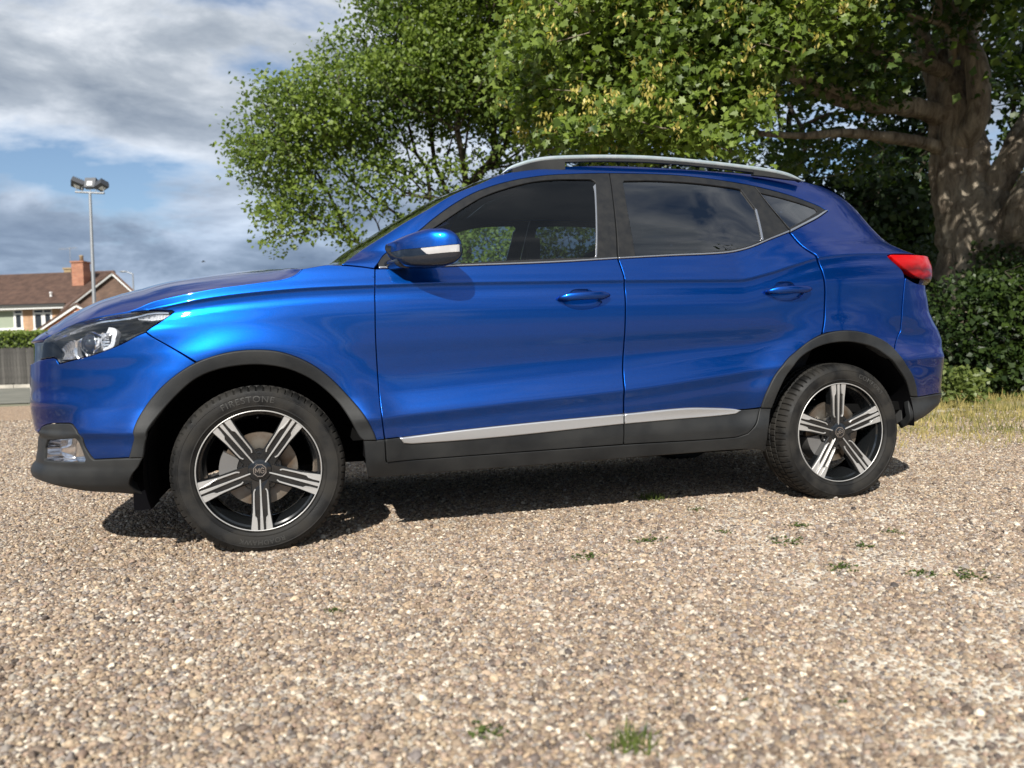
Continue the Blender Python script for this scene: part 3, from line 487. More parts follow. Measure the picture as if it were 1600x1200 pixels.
# tail: rear glass strip, spoiler
G0 = [(RZ(z)-.13, z) for z in np.linspace(1.18, 1.50, 18)]
EDG = np.array([[1.19, 3.05], [1.22, 2.98], [1.30, 2.88], [1.38, 2.82], [1.46, 2.76], [1.52, 2.70]])
rg = []
for z in np.linspace(1.165, 1.50, 24):
    ue = RZ(z)-.50+LR[-1]; lo_ = RZ(z)-.5+.20
    uu = np.linspace(lo_, ue, 24); q = P(uu, z)-N(uu, z)*.010
    rg.append(np.concatenate([q, q[::-1][1:]*[1, -1, 1]]))
tg = loft('rear_window', rg, M['gloss_black'])
tz = []
for z in np.linspace(1.0, 1.165, 10):
    ue = RZ(z)-.50+LR[-1]; uu = np.linspace(RZ(z)-.5+.30, ue, 24); q = P(uu, z)-N(uu, z)*.012
    tz.append(np.concatenate([q, q[::-1][1:]*[1, -1, 1]]))
loft('tailgate', tz, bp)
sp = []
A0 = edge(tt[-1])
for (dx, dz, ys) in ((-.04, .006, 1.0), (0, .008, 1.0), (.05, -.004, .985), (.10, -.022, .95), (.137, -.040, .90), (.140, -.048, .895), (.125, -.056, .89), (.06, -.050, .90), (.0, -.05, .92)):
    w = 1-yy**2
    sp.append(np.stack([A0[0]+dx+.06*w, (A0[1]-.0)*ys*-yy, A0[2]+dz+.05*w], -1))
auto(loft('spoiler', sp, bp, flip=True), 50)

# head lamp ------------------------------------------------------------
hp, hp2 = panel('headlight', 'headlight', M['lamp_black'], off=-.075, flange=.0, bevel=.001)
for par, mir in ((hp, 0), (hp2, 1)):
    sg = -1 if mir else 1
    out = smooth_poly(dedupe(SH['headlight']), .012); 
    v, n, f = tri_patch(out, [], 0, .006, .003, .02, .012); mk('lens_cover', v, n, f, M['lens'], par, bool(mir))
    # housing walls from lens edge back to the bowl
    l = out if area(out) > 0 else out[::-1]; n0 = N(l[:, 0], l[:, 1]); b0 = P(l[:, 0], l[:, 1])-n0*.004; b1 = P(l[:, 0], l[:, 1])-n0*.075
    L = len(l); idx = np.arange(L); nx = (idx+1) % L
    mk('housing', np.concatenate([b0, b1]), None, np.concatenate([np.stack([idx, L+nx, L+idx], 1), np.stack([idx, nx, L+nx], 1)]), M['lamp_black'], par, bool(mir))
    def spot(u, z, d): 
        q = P(u, z)-N(u, z)*d; return Vector((q[0], q[1]*sg, q[2])), Vector((N(u, z)[0], N(u, z)[1]*sg, N(u, z)[2]))
    def disc_lathe(name, c, ax, prof, mat, sx=1.0, seg=40):
        ax = ax.normalized(); upv = Vector((0, 0, 1)); r1 = ax.cross(upv).normalized(); r2 = r1.cross(ax)
        rows_ = []
        for (r, h) in prof:
            rows_.append([tuple(c+ax*h+(r1*math.cos(a)*sx+r2*math.sin(a))*r) for a in np.linspace(0, 2*math.pi, seg, endpoint=False)])
        return loft(name, rows_, mat, par, closed=True, flip=False)
    def pt(u, z, d): return tuple(spot(u, z, d)[0])
    def sheet(name, rr, mat, a=25): return auto(loft(name, rr, mat, par), a)
    c, ax = spot(-.607, .815, .030); ax = Vector((-.80, -.60*sg, .02))
    disc_lathe('projector_lens', c, ax, [(.040, -.012), (.039, .002), (.034, .013), (.024, .022), (.012, .027), (.001, .029)], M['dark_lens'])
    disc_lathe('projector', c, ax, [(.050, -.03), (.050, .0), (.047, .004), (.042, .0), (.040, -.012)], M['chrome'])
    rr = []
    for a in np.linspace(math.radians(85), math.radians(285), 26):      # bright crescent in front of the projector
        rr.append([pt(-.622+r*math.cos(a)*.75, .800+r*math.sin(a)*.92, d) for r, d in ((.040, .036), (.050, .022), (.060, .020), (.066, .030))])
    sheet('reflector', rr, M['lamp_chrome'], 50)
    rr = []
    for i, u in enumerate(np.linspace(-.745, -.672, 29)):               # ribbed outer reflector
        dd = .030-.010*abs(math.sin(i/4*math.pi)); lo2 = .762+.02*0; hi2 = .800+.045*(u+.745)/.073
        rr.append([pt(u, lo2*(1-q)+hi2*q, dd+.016*math.sin(q*math.pi)) for q in np.linspace(0, 1, 9)])
    sheet('reflector', rr, M['lamp_chrome'], 20)
    for i in range(8):                                                   # stacked fins right of the projector
        z_ = .790+i*.0112; ua = -.592+.001*i; ub = -.522-.0009*(i-3)**2
        rr = [[pt(u, z_-.0045, .045), pt(u, z_-.0035, .026+.006*math.sin(u*120+i)), pt(u, z_+.0035, .026+.006*math.sin(u*120+i)), pt(u, z_+.0045, .045)] for u in np.linspace(ua, ub, 12)]
        sheet('reflector_fin', rr, M['lamp_chrome'], 20)
    arc = [(-.566, .884), (-.538, .880), (-.512, .866), (-.497, .846), (-.493, .826), (-.499, .806), (-.514, .792), (-.534, .784)]
    cen = (-.552, .832); rr = []
    for (u, z) in smooth_poly(arc+[(-.54, .784)], .008)[:-2]:
        k = .70; rr.append([pt(cen[0]+(u-cen[0])*k_, cen[1]+(z-cen[1])*k_, d) for k_, d in ((.62, .040), (.66, .022), (.80, .017), (.97, .017), (1.0, .022), (1.02, .040))])
    sheet('shroud', rr, M['lamp_silver'], 40)
    dr = np.array([(-.775, .846), (-.755, .855), (-.70, .877), (-.64, .889), (-.583, .897), (-.53, .901), (-.478, .906), (-.44, .912), (-.40, .920), (-.36, .9225), (-.325, .922)])
    us_ = np.linspace(dr[0, 0], dr[-1, 0], 60); zs_ = pchip(dr[:, 0], dr[:, 1])(us_)
    sheet('daytime_light', [[pt(u, z-.0032, .018), pt(u, z-.0026, .009), pt(u, z+.0026, .009), pt(u, z+.0032, .018)] for u, z in zip(us_, zs_)], M['lamp_chrome'], 60)
    wd = np.array([(-.445, .004), (-.42, .011), (-.385, .017), (-.35, .015), (-.32, .007), (-.31, .003)])
    us_ = np.linspace(-.445, -.31, 24); rr = []
    for i, u in enumerate(us_):
        h_ = float(pchip(wd[:, 0], wd[:, 1])(u)); z = float(pchip(dr[:, 0], dr[:, 1])(min(u, -.326)))-.004; d0_ = .014+.003*(i % 2)
        rr.append([pt(u, z-h_-.002, .024), pt(u, z-h_, d0_), pt(u, z-h_*.5, d0_), pt(u, z, d0_)])
    sheet('daytime_light', rr, M['lamp_silver'], 15)
    rr = [[pt(u, z_, .03+.006*k) for k, z_ in enumerate((.862+.35*(u+.56)*0, .872, .880))] for u in np.linspace(-.74, -.63, 14)]
    lo3 = np.array([(-.49, .812), (-.44, .845), (-.40, .868), (-.36, .888)])
    rr = []
    for u in np.linspace(-.482, -.37, 14):                               # dark glossy filler, a faint step across it
        z0 = float(pchip(lo3[:, 0], lo3[:, 1])(u)); rr.append([pt(u, z0+.006, .030), pt(u, z0+.022, .022), pt(u, z0+.032, .036), pt(u, min(z0+.05, .90), .040)])
    sheet('bezel', rr, M['gloss_black'], 30)
# fog lamp recess
fp, fp2 = panel('fog_light', 'fog', M['chrome'], off=-.07, flange=0, bevel=.001)
for par, mir in ((fp, 0), (fp2, 1)):
    out = smooth_poly(dedupe(SH['fog']), .012); l = out if area(out) > 0 else out[::-1]
    n0 = N(l[:, 0], l[:, 1]); b0 = P(l[:, 0], l[:, 1])-n0*.006; b1 = P(l[:, 0], l[:, 1])-n0*.07
    L = len(l); idx = np.arange(L); nx = (idx+1) % L
    mk('fog_housing', np.concatenate([b0, b1]), None, np.concatenate([np.stack([idx, L+nx, L+idx], 1), np.stack([idx, nx, L+nx], 1)]), M['chrome'], par, bool(mir))
# tail lamp
tp, tp2 = panel('tail_light', 'tail_lamp', M['red_lens'], off=.010, flange=.03, bevel=.004, gu=.012, gz=.008)
def inner_lamp(V2): return -.02+.012*np.sin(V2[:, 0]*90)
# door handles
def handle(par, u0, z0, u1, z1, sg):
    rr = []
    for s in np.linspace(0, 1, 24):
        u = u0+(u1-u0)*s; z = z0+(z1-z0)*s; q = P(u, z); nn_ = N(u, z)
        pr = .010+.030*math.sin(math.pi*s)**.6; hh = .0165*min(1, (.35+math.sin(math.pi*s)*1.2)); th = .011
        row = []
        for a in np.linspace(0, 2*math.pi, 14, endpoint=False):
            c_, s_ = math.cos(a), math.sin(a); c_ = math.copysign(abs(c_)**.7, c_); s_ = math.copysign(abs(s_)**.7, s_)
            pt = q+nn_*(pr+th*c_)+np.array([0, 0, 1])*hh*s_; row.append((pt[0], pt[1]*sg, pt[2]))
        rr.append(row)
    return loft('door_handle', rr, bp, par, closed=True, caps=True, flip=sg < 0)
for par, par2, a, b in ((fd, fd2, (1.203, .953), (1.431, .962)), (rd, rd2, (2.181, .971), (2.410, .982))):
    handle(par, *a, *b, 1); handle(par2, *a, *b, -1)

# side mirror ----------------------------------------------------------
def mirror(sg):
    # sections run from the inner front to the outer rear; z range per section
    S_ = [(.520, -.905, 1.143, 1.170, .018), (.536, -.918, 1.108, 1.177, .036), (.57, -.935, 1.082, 1.194, .052), (.61, -.950, 1.074, 1.207, .064), (.65, -.965, 1.071, 1.215, .071), (.69, -.975, 1.072, 1.215, .074),
          (.718, -.980, 1.077, 1.209, .072), (.738, -.985, 1.086, 1.194, .066), (.752, -.985, 1.098, 1.170, .056), (.757, -.985, 1.108, 1.153, .045)]
    S_ = np.array(S_); ts = np.linspace(0, 1, len(S_)); t_ = np.linspace(0, 1, 40)
    Q = np.stack([pchip(ts, S_[:, k])(t_) for k in range(5)], 1)
    ang = np.linspace(0, 2*math.pi, 48, endpoint=False)
    rows_ = []
    for (x, y, z0, z1, w) in Q:
        zc, h = (z0+z1)/2, (z1-z0)/2
        c_ = np.sign(np.cos(ang))*np.abs(np.cos(ang))**.5; s_ = np.sign(np.sin(ang))*np.abs(np.sin(ang))**.62
        rows_.append(np.stack([x+0*ang+.02*c_, (y-w*c_)*sg, zc+h*s_-.01*(c_ > 0)*0], -1))
    rows_ = np.array(rows_)
    root = loft('side_mirror', rows_, M['mirror_dark'], None, closed=True, caps=True, flip=sg > 0)
    auto(root, 60)
    # blue shell over the upper half and the indicator strip, a little proud
    def skin(name, mat, z_lo, z_hi, xr, d):
        rr = []
        for i, (x, y, z0, z1, w) in enumerate(Q):
            if not (xr[0] <= x <= xr[1]): continue
            zc, h = (z0+z1)/2, (z1-z0)/2; lo3, hi3 = z_lo(x), z_hi(x, z1)
            row = []
            iv = lambda q: math.asin(math.copysign(min(1, abs(q))**(1/.62), q)); a0 = iv((lo3-zc)/h); a1 = iv((hi3-zc)/h) if hi3 < z1 else math.pi*.80
            for a in np.linspace(a0, a1, 22):
                c_ = math.copysign(abs(math.cos(a))**.5, math.cos(a)); s_ = math.copysign(abs(math.sin(a))**.62, math.sin(a))
                row.append((x+.02*c_, (y-(w+d)*c_)*sg, zc+(h+d)*s_))
            rr.append(row)
        if name == 'mirror_cap':      # round the front tip over
            m0 = np.mean(rr[0], axis=0)+[-.006, 0, .002]; rr = [[tuple(m0)]*22, [tuple(np.array(q)*.45+m0*.55+[-.001, 0, 0]) for q in rr[0]]]+rr
        o = loft(name, rr, mat, root, flip=sg > 0); return o
    lz = lambda x: np.interp(x, [.52, .58, .64, .72, .76], [1.143, 1.142, 1.144, 1.150, 1.153])
    skin('mirror_cap', bp, lz, lambda x, z1: 9, (.50, .748), .003)
    skin('indicator_light', M['indicator'], lambda x: np.interp(x, [.598, .622, .74], [1.140, 1.117, 1.124]), lambda x, z1: lz(x)-.0015, (.598, .742), .002)
    # foot to the door
    rr = []
    for s in np.linspace(0, 1, 10):
        cx = .535+.045*s; cy = -.815-.11*s; cz = 1.098+.004*s; hx = .042+.004*s; hz = .024+.002*s
        rr.append([(cx+hx*math.cos(a)-.0, cy*sg, cz+hz*math.sin(a)) for a in np.linspace(0, 2*math.pi, 20, endpoint=False)])
    loft('mirror_arm', rr, M['mirror_dark'], root, closed=True, caps=True, flip=sg > 0)
    return root
mirror(1); mirror(-1)

# roof rails -----------------------------------------------------------
RAILP = [(1.052, 1.519), (1.085, 1.541), (1.126, 1.557), (1.18, 1.575), (1.235, 1.587), (1.31, 1.596), (1.40, 1.602), (1.55, 1.609), (1.711, 1.612), (1.856, 1.609), (2.03, 1.601), (2.207, 1.589), (2.387, 1.573), (2.47, 1.560), (2.53, 1.543), (2.575, 1.526)]
RP = np.array(RAILP); ts = np.linspace(0, 1, len(RP)); t_ = np.linspace(0, 1, 70)
for sg in (1, -1):
    rr = []; X = pchip(ts, RP[:, 0])(t_); Zr = pchip(ts, RP[:, 1])(t_)
    for k in range(70):
        e = min(1, 7*t_[k]+.25, 7*(1-t_[k])+.25)
        rr.append([(X[k], (-.612+.015*math.copysign(abs(math.cos(a))**.7, math.cos(a)))*sg, Zr[k]+.0105*e*math.copysign(abs(math.sin(a))**.7, math.sin(a))) for a in np.linspace(0, 2*math.pi, 16, endpoint=False)])
    rail = loft('roof_rail', rr, M['rail'], None, closed=True, caps=True, flip=sg < 0)
    for (xa, xb, xc) in ((1.10, 1.345, 1), (2.30, 2.56, -1)):    # black feet fill the ends of the rail
        rr = []
        for x in np.linspace(xa, xb, 10):
            zt = np.interp(x, X, Zr)-.008; zb = np.interp(x, RE[:, 0], RE[:, 2])-.012
            rr.append([(x, (-.612-.012)*sg, zb), (x, (-.612-.012)*sg, zt), (x, (-.612+.012)*sg, zt), (x, (-.612+.012)*sg, zb)])
        loft('rail_foot', rr, bk, rail, closed=True, caps=True, flip=sg > 0, smooth=False)
    rr = []
    for x in np.linspace(1.20, 2.45, 40):
        zt = np.interp(x, X, Zr)-.012
        rr.append([(x, (-.612-.010)*sg, zt-.008), (x, (-.612-.010)*sg, zt+.002), (x, (-.612+.010)*sg, zt+.002), (x, (-.612+.010)*sg, zt-.008)])
    loft('rail_underside', rr, bk, rail, closed=True, caps=True, flip=sg > 0, smooth=False)

# wheel wells, floor pan ----------------------------------------------
for xc in (0, 2.585):
    for sg in (1, -1):
        rr = []
        for a in np.linspace(-.02, math.pi+(.32 if xc == 0 else .10), 40):
            r = .405
            rr.append([(xc+r*math.cos(a), y*sg, .335+r*math.sin(a)) for y in (-.868, -.80, -.6, -.42)]+[(xc+.1*math.cos(a), -.40*sg, .335+.1*math.sin(a))])
        wl = loft('wheel_liner', rr, M['liner'], None, flip=sg < 0)
box('underbody', (.44, -.74, .25), (2.14, .74, .42), M['under'], CAR)
box('subframe', (-.60, -.40, .27), (.44, .40, .42), M['under'], CAR)
box('rear_subframe', (2.14, -.40, .28), (3.05, .40, .42), M['under'], CAR)
for sg in (1, -1):
    y0, y1 = sorted((-.79*sg, -.60*sg))
    box('mud_flap', (-.455, y0, .19), (-.395, y1, .44), M['liner'], CAR)
    box('mud_flap', (.42, y0, .27), (.435, y1, .62), M['liner_grey'], CAR)
    box('mud_flap', (2.985, y0, .33), (3.0, y1, .56), M['liner_grey'], CAR)
    y0, y1 = sorted((-.80*sg, -.70*sg)); box('inner_sill', (.46, y0, .26), (2.13, y1, .40), M['under'], CAR)
for x0, x1 in ((-.70, -.46), (3.02, 3.2)):
    box('bumper_beam', (x0, -.55, .46), (x1, .55, .75), M['under'], CAR)
box('exhaust_silencer', (2.5, -.1, .20), (3.0, .45, .33), M['liner_grey'], CAR)
plate = box('number_plate', (-.918, -.26, .485), (-.905, .26, .60), M['gloss_black'], CAR)

# wheels ---------------------------------------------------------------
WR = .323
def build_wheel():
    w = empty('wheel', (0, 0, 0)); w.parent = CAR
    # tyre: revolve, outer side at y=-0.1075 ; shoulder blocks notched by sipes
    prof = [(.232, -.085), (.236, -.098), (.244, -.1032), (.2455, -.1052), (.2475, -.1052), (.249, -.1045), (.262, -.1085), (.278, -.1095), (.287, -.1082), (.2885, -.1096), (.2905, -.1092), (.292, -.1070), (.303, -.1015), (.309, -.096), (.3135, -.090), (.3185, -.080), (.3215, -.066),
            (.3225, -.052), (.3165, -.050), (.3165, -.043), (.323, -.041), (.323, -.012), (.3165, -.010), (.3165, -.002), (.323, 0.0), (.323, .030), (.3165, .032), (.3165, .039), (.3225, .041), (.320, .07), (.312, .092), (.30, .103), (.27, .108), (.236, .095), (.226, .085)]
    nb = 72; seg = nb*6; v = []; 
    for i in range(seg):
        a = 2*math.pi*i/seg; sip = (i % 6 == 0)
        for k, (r, y) in enumerate(prof):
            rr_ = r
            if 13 <= k <= 17 and sip: rr_ = r-.006
            if 20 <= k <= 21 and (i % 6 == 3): rr_ = r-.005
            if 24 <= k <= 25 and (i % 6 == 2): rr_ = r-.005
            # flatten at the contact patch
            x_, z_ = rr_*math.cos(a), rr_*math.sin(a)
            v.append((x_, y, z_))
    n = len(prof); f = []
    for i in range(seg):
        for k in range(n-1):
            f.append((i*n+k, i*n+k+1, ((i+1) % seg)*n+k+1, ((i+1) % seg)*n+k))
    me = bpy.data.meshes.new('tyre'); me.from_pydata(v, [], f); me.materials.append(M['tyre']); me.polygons.foreach_set('use_smooth', [True]*len(f)); me.update()
    me.set_sharp_from_angle(angle=math.radians(32))
    ty = bpy.data.objects.new('tyre', me); COL.objects.link(ty); ty.parent = w
    # raised rings on the side wall
    # barrel
    def rev(name, prof, mat, par, seg=96, flip=False, ang=30):
        rows_ = [[(r*math.cos(a), y, r*math.sin(a)) for a in np.linspace(0, 2*math.pi, seg, endpoint=False)] for r, y in prof]
        return auto(loft(name, rows_, mat, par, closed=True, flip=flip), ang)
    rim = rev('rim', [(.2315, -.088), (.2295, -.0925), (.2275, -.0930), (.226, -.090), (.221, -.070), (.214, -.066), (.205, -.040), (.196, .0), (.198, .05), (.215, .08), (.226, .09)], M['rim_black'], w)
    rev('rim_edge', [(.2318, -.0885), (.2308, -.0930), (.2290, -.0942), (.2272, -.0941), (.2262, -.0925)], M['machined'], w, ang=60)
    # spokes: dark body plus three machined ridges each
    def prism(name, poly, y0, y1, mat, par, rot, bev=.0012, inner=None):
        p2 = np.array(poly, float)
        if area(p2) < 0: p2 = p2[::-1]
        ca, sa = math.cos(rot), math.sin(rot); n_ = len(p2)
        pi_ = inset(p2, bev)
        def T(q, y): 
            yy_ = y if np.ndim(y) else np.full(len(q), y)
            return [(q[i, 0]*ca-q[i, 1]*sa, yy_[i], q[i, 0]*sa+q[i, 1]*ca) for i in range(len(q))]
        # spoke front follows a dish: deeper towards the hub
        dish = lambda q: .012*np.clip((.2-np.hypot(q[:, 0], q[:, 1]))/.15, 0, 1)
        vv = T(pi_, y0+dish(pi_))+T(p2, y0+bev+dish(p2))+T(p2, y1+dish(p2))
        ff = [tuple(range(n_))]
        for k in range(n_):
            k2 = (k+1) % n_
            ff += [(k, n_+k, n_+k2, k2), (n_+k, 2*n_+k, 2*n_+k2, n_+k2)]
        me_ = bpy.data.meshes.new(name); me_.from_pydata(vv, [], ff); me_.materials.append(mat); me_.update()
        o = bpy.data.objects.new(name, me_); COL.objects.link(o); o.parent = par; return o
    for k in range(5):
        rot = math.radians(-90+72*k)
        spk = prism('spoke', [(.03, -.033), (.075, -.0345), (.15, -.036), (.2262, -.043), (.2262, .043), (.15, .036), (.075, .0345), (.03, .033)], -.083, -.045, M['rim_black'], w, rot, .004)
        for sg in (-1, 1):
            prism('machined_face', [(.070, sg*.0215), (.079, sg*.0262), (.085, sg*.0275), (.15, sg*.0305), (.227, sg*.0405), (.227, sg*.0150), (.200, sg*.0150), (.181, sg*.0165), (.172, sg*.0230), (.13, sg*.0235), (.087, sg*.0222), (.080, sg*.0215), (.072, sg*.0170)], -.0905, -.078, M['machined'], w, rot)
        prism('machined_face', [(.036, -.0024), (.12, -.0034), (.18, -.0050), (.227, -.0068), (.227, .0068), (.18, .0050), (.12, .0034), (.036, .0024)], -.0905, -.078, M['machined'], w, rot)
        r2 = math.radians(-54+72*k)
        pad = prism('bolt_seat', [(.02, -.030), (.078, -.022), (.084, 0), (.078, .022), (.02, .030)], -.070, -.045, M['rim_black'], w, r2, .003)
        bx_, bz_ = .0545*math.cos(r2), .0545*math.sin(r2)
        rows_ = [[(bx_+r*math.cos(a), y, bz_+r*math.sin(a)) for a in np.linspace(0, 2*math.pi, 12 if r < .011 else 24, endpoint=False)] if False else [(bx_+r*math.cos(a), y, bz_+r*math.sin(a)) for a in np.linspace(0, 2*math.pi, 24, endpoint=False)] for r, y in ((.0165, -.060), (.0160, -.066), (.0125, -.0665), (.0120, -.058), (.0085, -.058), (.0085, -.068), (.0070, -.070), (.0005, -.070))]
        auto(loft('wheel_bolt', rows_, M['bolt'], w, closed=True, flip=True), 30)
    rev('hub', [(.046, -.045), (.045, -.070), (.041, -.076), (.030, -.079), (.001, -.079)], M['rim_black'], w, flip=True)
    # centre cap: octagon ring with the two letters
    capo = rev('centre_cap', [(.0300, -.0780), (.0295, -.0815), (.0270, -.0825), (.001, -.0825)], M['rim_black'], w, flip=True, seg=48)
    def strokes(segs, wd, y, mat, name, par, closed=False):
        v, f = [], []
        for (x1, z1, x2, z2) in segs:
            d = Vector((x2-x1, z2-z1)); 
            if d.length < 1e-6: continue
            d.normalize(); nx_, nz_ = -d.y*wd/2, d.x*wd/2; ex, ez = d.x*wd*.35, d.y*wd*.35; b = len(v)
            for yy_ in (y, y-.0016):
                v += [(x1-ex+nx_, yy_, z1-ez+nz_), (x2+ex+nx_, yy_, z2+ez+nz_), (x2+ex-nx_, yy_, z2+ez-nz_), (x1-ex-nx_, yy_, z1-ez-nz_)]
            f += [(b+4, b+5, b+6, b+7)]+[(b+i, b+(i+1) % 4, b+4+(i+1) % 4, b+4+i) for i in range(4)]
        me_ = bpy.data.meshes.new(name); me_.from_pydata(v, [], f); me_.materials.append(mat); me_.update()
        o = bpy.data.objects.new(name, me_); COL.objects.link(o); o.parent = par; return o
    oc = [(.0240*math.cos(math.radians(22.5+45*i)), .0240*math.sin(math.radians(22.5+45*i))) for i in range(8)]
    rg_ = [(oc[i][0], oc[i][1], oc[(i+1) % 8][0], oc[(i+1) % 8][1]) for i in range(8)]
    m_ = [(-.0155, -.0075, -.0155, .0085), (-.0155, .0085, -.0085, -.004), (-.0085, -.004, -.0015, .0085), (-.0015, .0085, -.0015, -.0095)]
    g_ = [(.0155, .0065, .009, .0105), (.009, .0105, .004, .006), (.004, .006, .004, -.006), (.004, -.006, .009, -.0105), (.009, -.0105, .0155, -.007), (.0155, -.007, .0155, -.0005), (.0155, -.0005, .0105, -.0005)]
    badge = [strokes(rg_, .0028, -.0825, M['chrome'], 'badge_ring', w), strokes(m_+g_, .0026, -.0825, M['chrome'], 'badge_letters', w)]
    # brake
    bd = rev('brake_disc', [(.06, -.020), (.07, -.024), (.141, -.024), (.141, -.002), (.07, -.002)], M['disc'], w, flip=True)
    rows_ = []
    for a in np.linspace(math.radians(150), math.radians(215), 10):
        rows_.append([(r*math.cos(a), y, r*math.sin(a)) for r, y in ((.085, -.045), (.150, -.045), (.155, .03), (.085, .03))])
    auto(loft('brake_caliper', rows_, M['caliper'], w, closed=True, caps=True, flip=False))
    # valve
    a = math.radians(90); cx_, cz_ = .200*math.cos(a), .200*math.sin(a)
    rows_ = [[(cx_+r*math.cos(b), y, cz_+r*math.sin(b)) for b in np.linspace(0, 2*math.pi, 10, endpoint=False)] for r, y in ((.004, -.03), (.004, -.068), (.0005, -.070))]
    loft('valve', rows_, M['bolt'], w, closed=True, flip=True)
    # lettering raised on the side wall
    def lettering(txt, size, r, mid, spacing=1.0):
        cu = bpy.data.curves.new('sidewall_lettering', 'FONT'); cu.body = txt; cu.size = size; cu.extrude = .0009; cu.space_character = spacing; cu.align_x = 'CENTER'
        tmp = bpy.data.objects.new('tmp', cu); COL.objects.link(tmp); bpy.context.view_layer.update()
        me_ = bpy.data.meshes.new_from_object(tmp); bpy.data.objects.remove(tmp)
        for vtx in me_.vertices:
            x_, y_, z_ = vtx.co; rr_ = r+y_; a_ = mid-x_/r
            yo = np.interp(rr_, [.246, .262, .278, .292, .303], [-.104, -.1085, -.1095, -.107, -.1015])
            vtx.co = (rr_*math.cos(a_), yo-.0006-z_, rr_*math.sin(a_))
        me_.materials.clear(); me_.materials.append(M['tyre_letter']); me_.update()
        o = bpy.data.objects.new('sidewall_lettering', me_); COL.objects.link(o); o.parent = w; return o
    return w, lettering, ty
w, lettering, ty = build_wheel()
def copy_tree(o, parent):
    c = o.copy(); COL.objects.link(c); c.parent = parent
    for ch in list(o.children): copy_tree(ch, c)
    return c
wf = w; wr_ = copy_tree(w, CAR); wfr = copy_tree(w, CAR); wrr = copy_tree(w, CAR)
wf.location = (0, -.7675, .318); wr_.location = (2.585, -.7675, .318); 
# the rear wheel stands with a spoke straight up
wr_.rotation_euler = (0, math.radians(-38), 0)
wfr.location = (0, .7675, .318); wfr.rotation_euler = (0, 0, math.pi)
wrr.location = (2.585, .7675, .318); wrr.rotation_euler = (0, .4, math.pi)
lettering('FIRESTONE', .034, .262, math.radians(97), 1.15)
lettering('ROADHAWK', .026, .262, math.radians(270), 1.1)
ty_r = [c for c in wr_.children if c.name.startswith('tyre')][0]
ol = ty; 
_s = lettering("COMFORT", .028, .264, math.radians(55), 1.2)
_s.parent = wr_; _s.rotation_euler = (0, math.radians(38), 0)

# interior -------------------------------------------------------------
def blob(name, pts, mat, parent, sub=2, bev=.03):
    """pts: list of (y_half, [(x,z) outline]) -> rounded prism between -y and +y"""
    yc, yh, ol_ = pts; n = len(ol_); bm = bmesh.new()
    a = [bm.verts.new((x, yc-yh, z)) for x, z in ol_]; b = [bm.verts.new((x, yc+yh, z)) for x, z in ol_]
    bm.faces.new(a); bm.faces.new(b[::-1])
    for i in range(n): bm.faces.new((a[i], b[i], b[(i+1) % n], a[(i+1) % n])[::-1])
    bmesh.ops.recalc_face_normals(bm, faces=bm.faces)
    me = bpy.data.meshes.new(name); bm.to_mesh(me); bm.free(); me.materials.append(mat)
    o = bpy.data.objects.new(name, me); COL.objects.link(o); o.parent = parent
    md = o.modifiers.new('b', 'BEVEL'); md.width = bev; md.segments = 4; md.limit_method = 'NONE'
    me.polygons.foreach_set('use_smooth', [True]*len(me.polygons))
    return o
for yc in (-.37, .37):
    st = blob('front_seat', (yc, .24, [(1.05, .50), (1.5, .46), (1.60, .50), (1.86, 1.07), (1.80, 1.10), (1.71, 1.08), (1.50, .64), (1.05, .64)]), M['seat'], CAR)
    blob('headrest', (yc, .12, [(1.79, 1.12), (1.87, 1.10), (1.93, 1.30), (1.84, 1.32)]), M['seat'], st)
rs = blob('rear_seat', (0, .62, [(2.05, .48), (2.5, .46), (2.80, 1.05), (2.70, 1.08), (2.48, .64), (2.05, .62)]), M['seat'], CAR)
for yc in (-.38, .38): blob('headrest', (yc, .12, [(2.74, 1.06), (2.80, 1.05), (2.84, 1.2), (2.77, 1.21)]), M['seat'], rs)
blob('dashboard', (0, .68, [(.38, .70), (.38, 1.02), (.62, 1.07), (.84, 1.05), (.90, .96), (.86, .70)]), M['seat'], CAR, bev=.03)
rows_ = []
for a in np.linspace(0, 2*math.pi, 33):
    c_ = np.array([.98-.075*math.sin(a)*.9, .37+.185*math.cos(a), .96+.17*math.sin(a)])
    e1 = np.array([-.4*math.sin(a), math.cos(a), .9*math.sin(a)]); e2 = np.array([.92, 0, .4])
    rows_.append([tuple(c_+.015*(e1*math.cos(b)+e2*math.sin(b))) for b in np.linspace(0, 2*math.pi, 9)])
sw = loft('steering_wheel', rows_, M['seat'], CAR)
box('steering_column', (.80, .30, .90), (.97, .44, 1.0), M['seat'], sw)
for y0, y1 in ((-.30, -.06), (-.78, .78)): pass
box('interior_mirror', (1.0, -.12, 1.44), (1.03, .12, 1.50), M['seat'], CAR)
vs = blob('sun_visor', (-.34, .17, [(.985, 1.395), (1.0, 1.41), (1.155, 1.475), (1.15, 1.46)]), M['headliner'], CAR, bev=.004)
box('cabin_floor', (.45, -.78, .40), (3.1, .78, .44), M['under'], CAR)
box('parcel_shelf', (2.78, -.66, 1.02), (3.12, .66, 1.04), M['seat'], CAR)
box('bulkhead', (.36, -.74, .40), (.40, .74, 1.04), M['under'], CAR)
for sg in (1, -1):      # inside of the doors
    y0, y1 = sorted((-.80*sg, -.77*sg)); box('door_trim', (.50, y0, .42), (2.12, y1, 1.06), M['seat'], CAR)
    y0, y1 = sorted((-.66*sg, -.60*sg)); box('pillar_trim', (1.54, y0, 1.04), (1.61, y1, 1.42), M['pillar_in'], CAR)

# ================================================================== the place
def wz(px, py, depth): return at(px, py, depth)
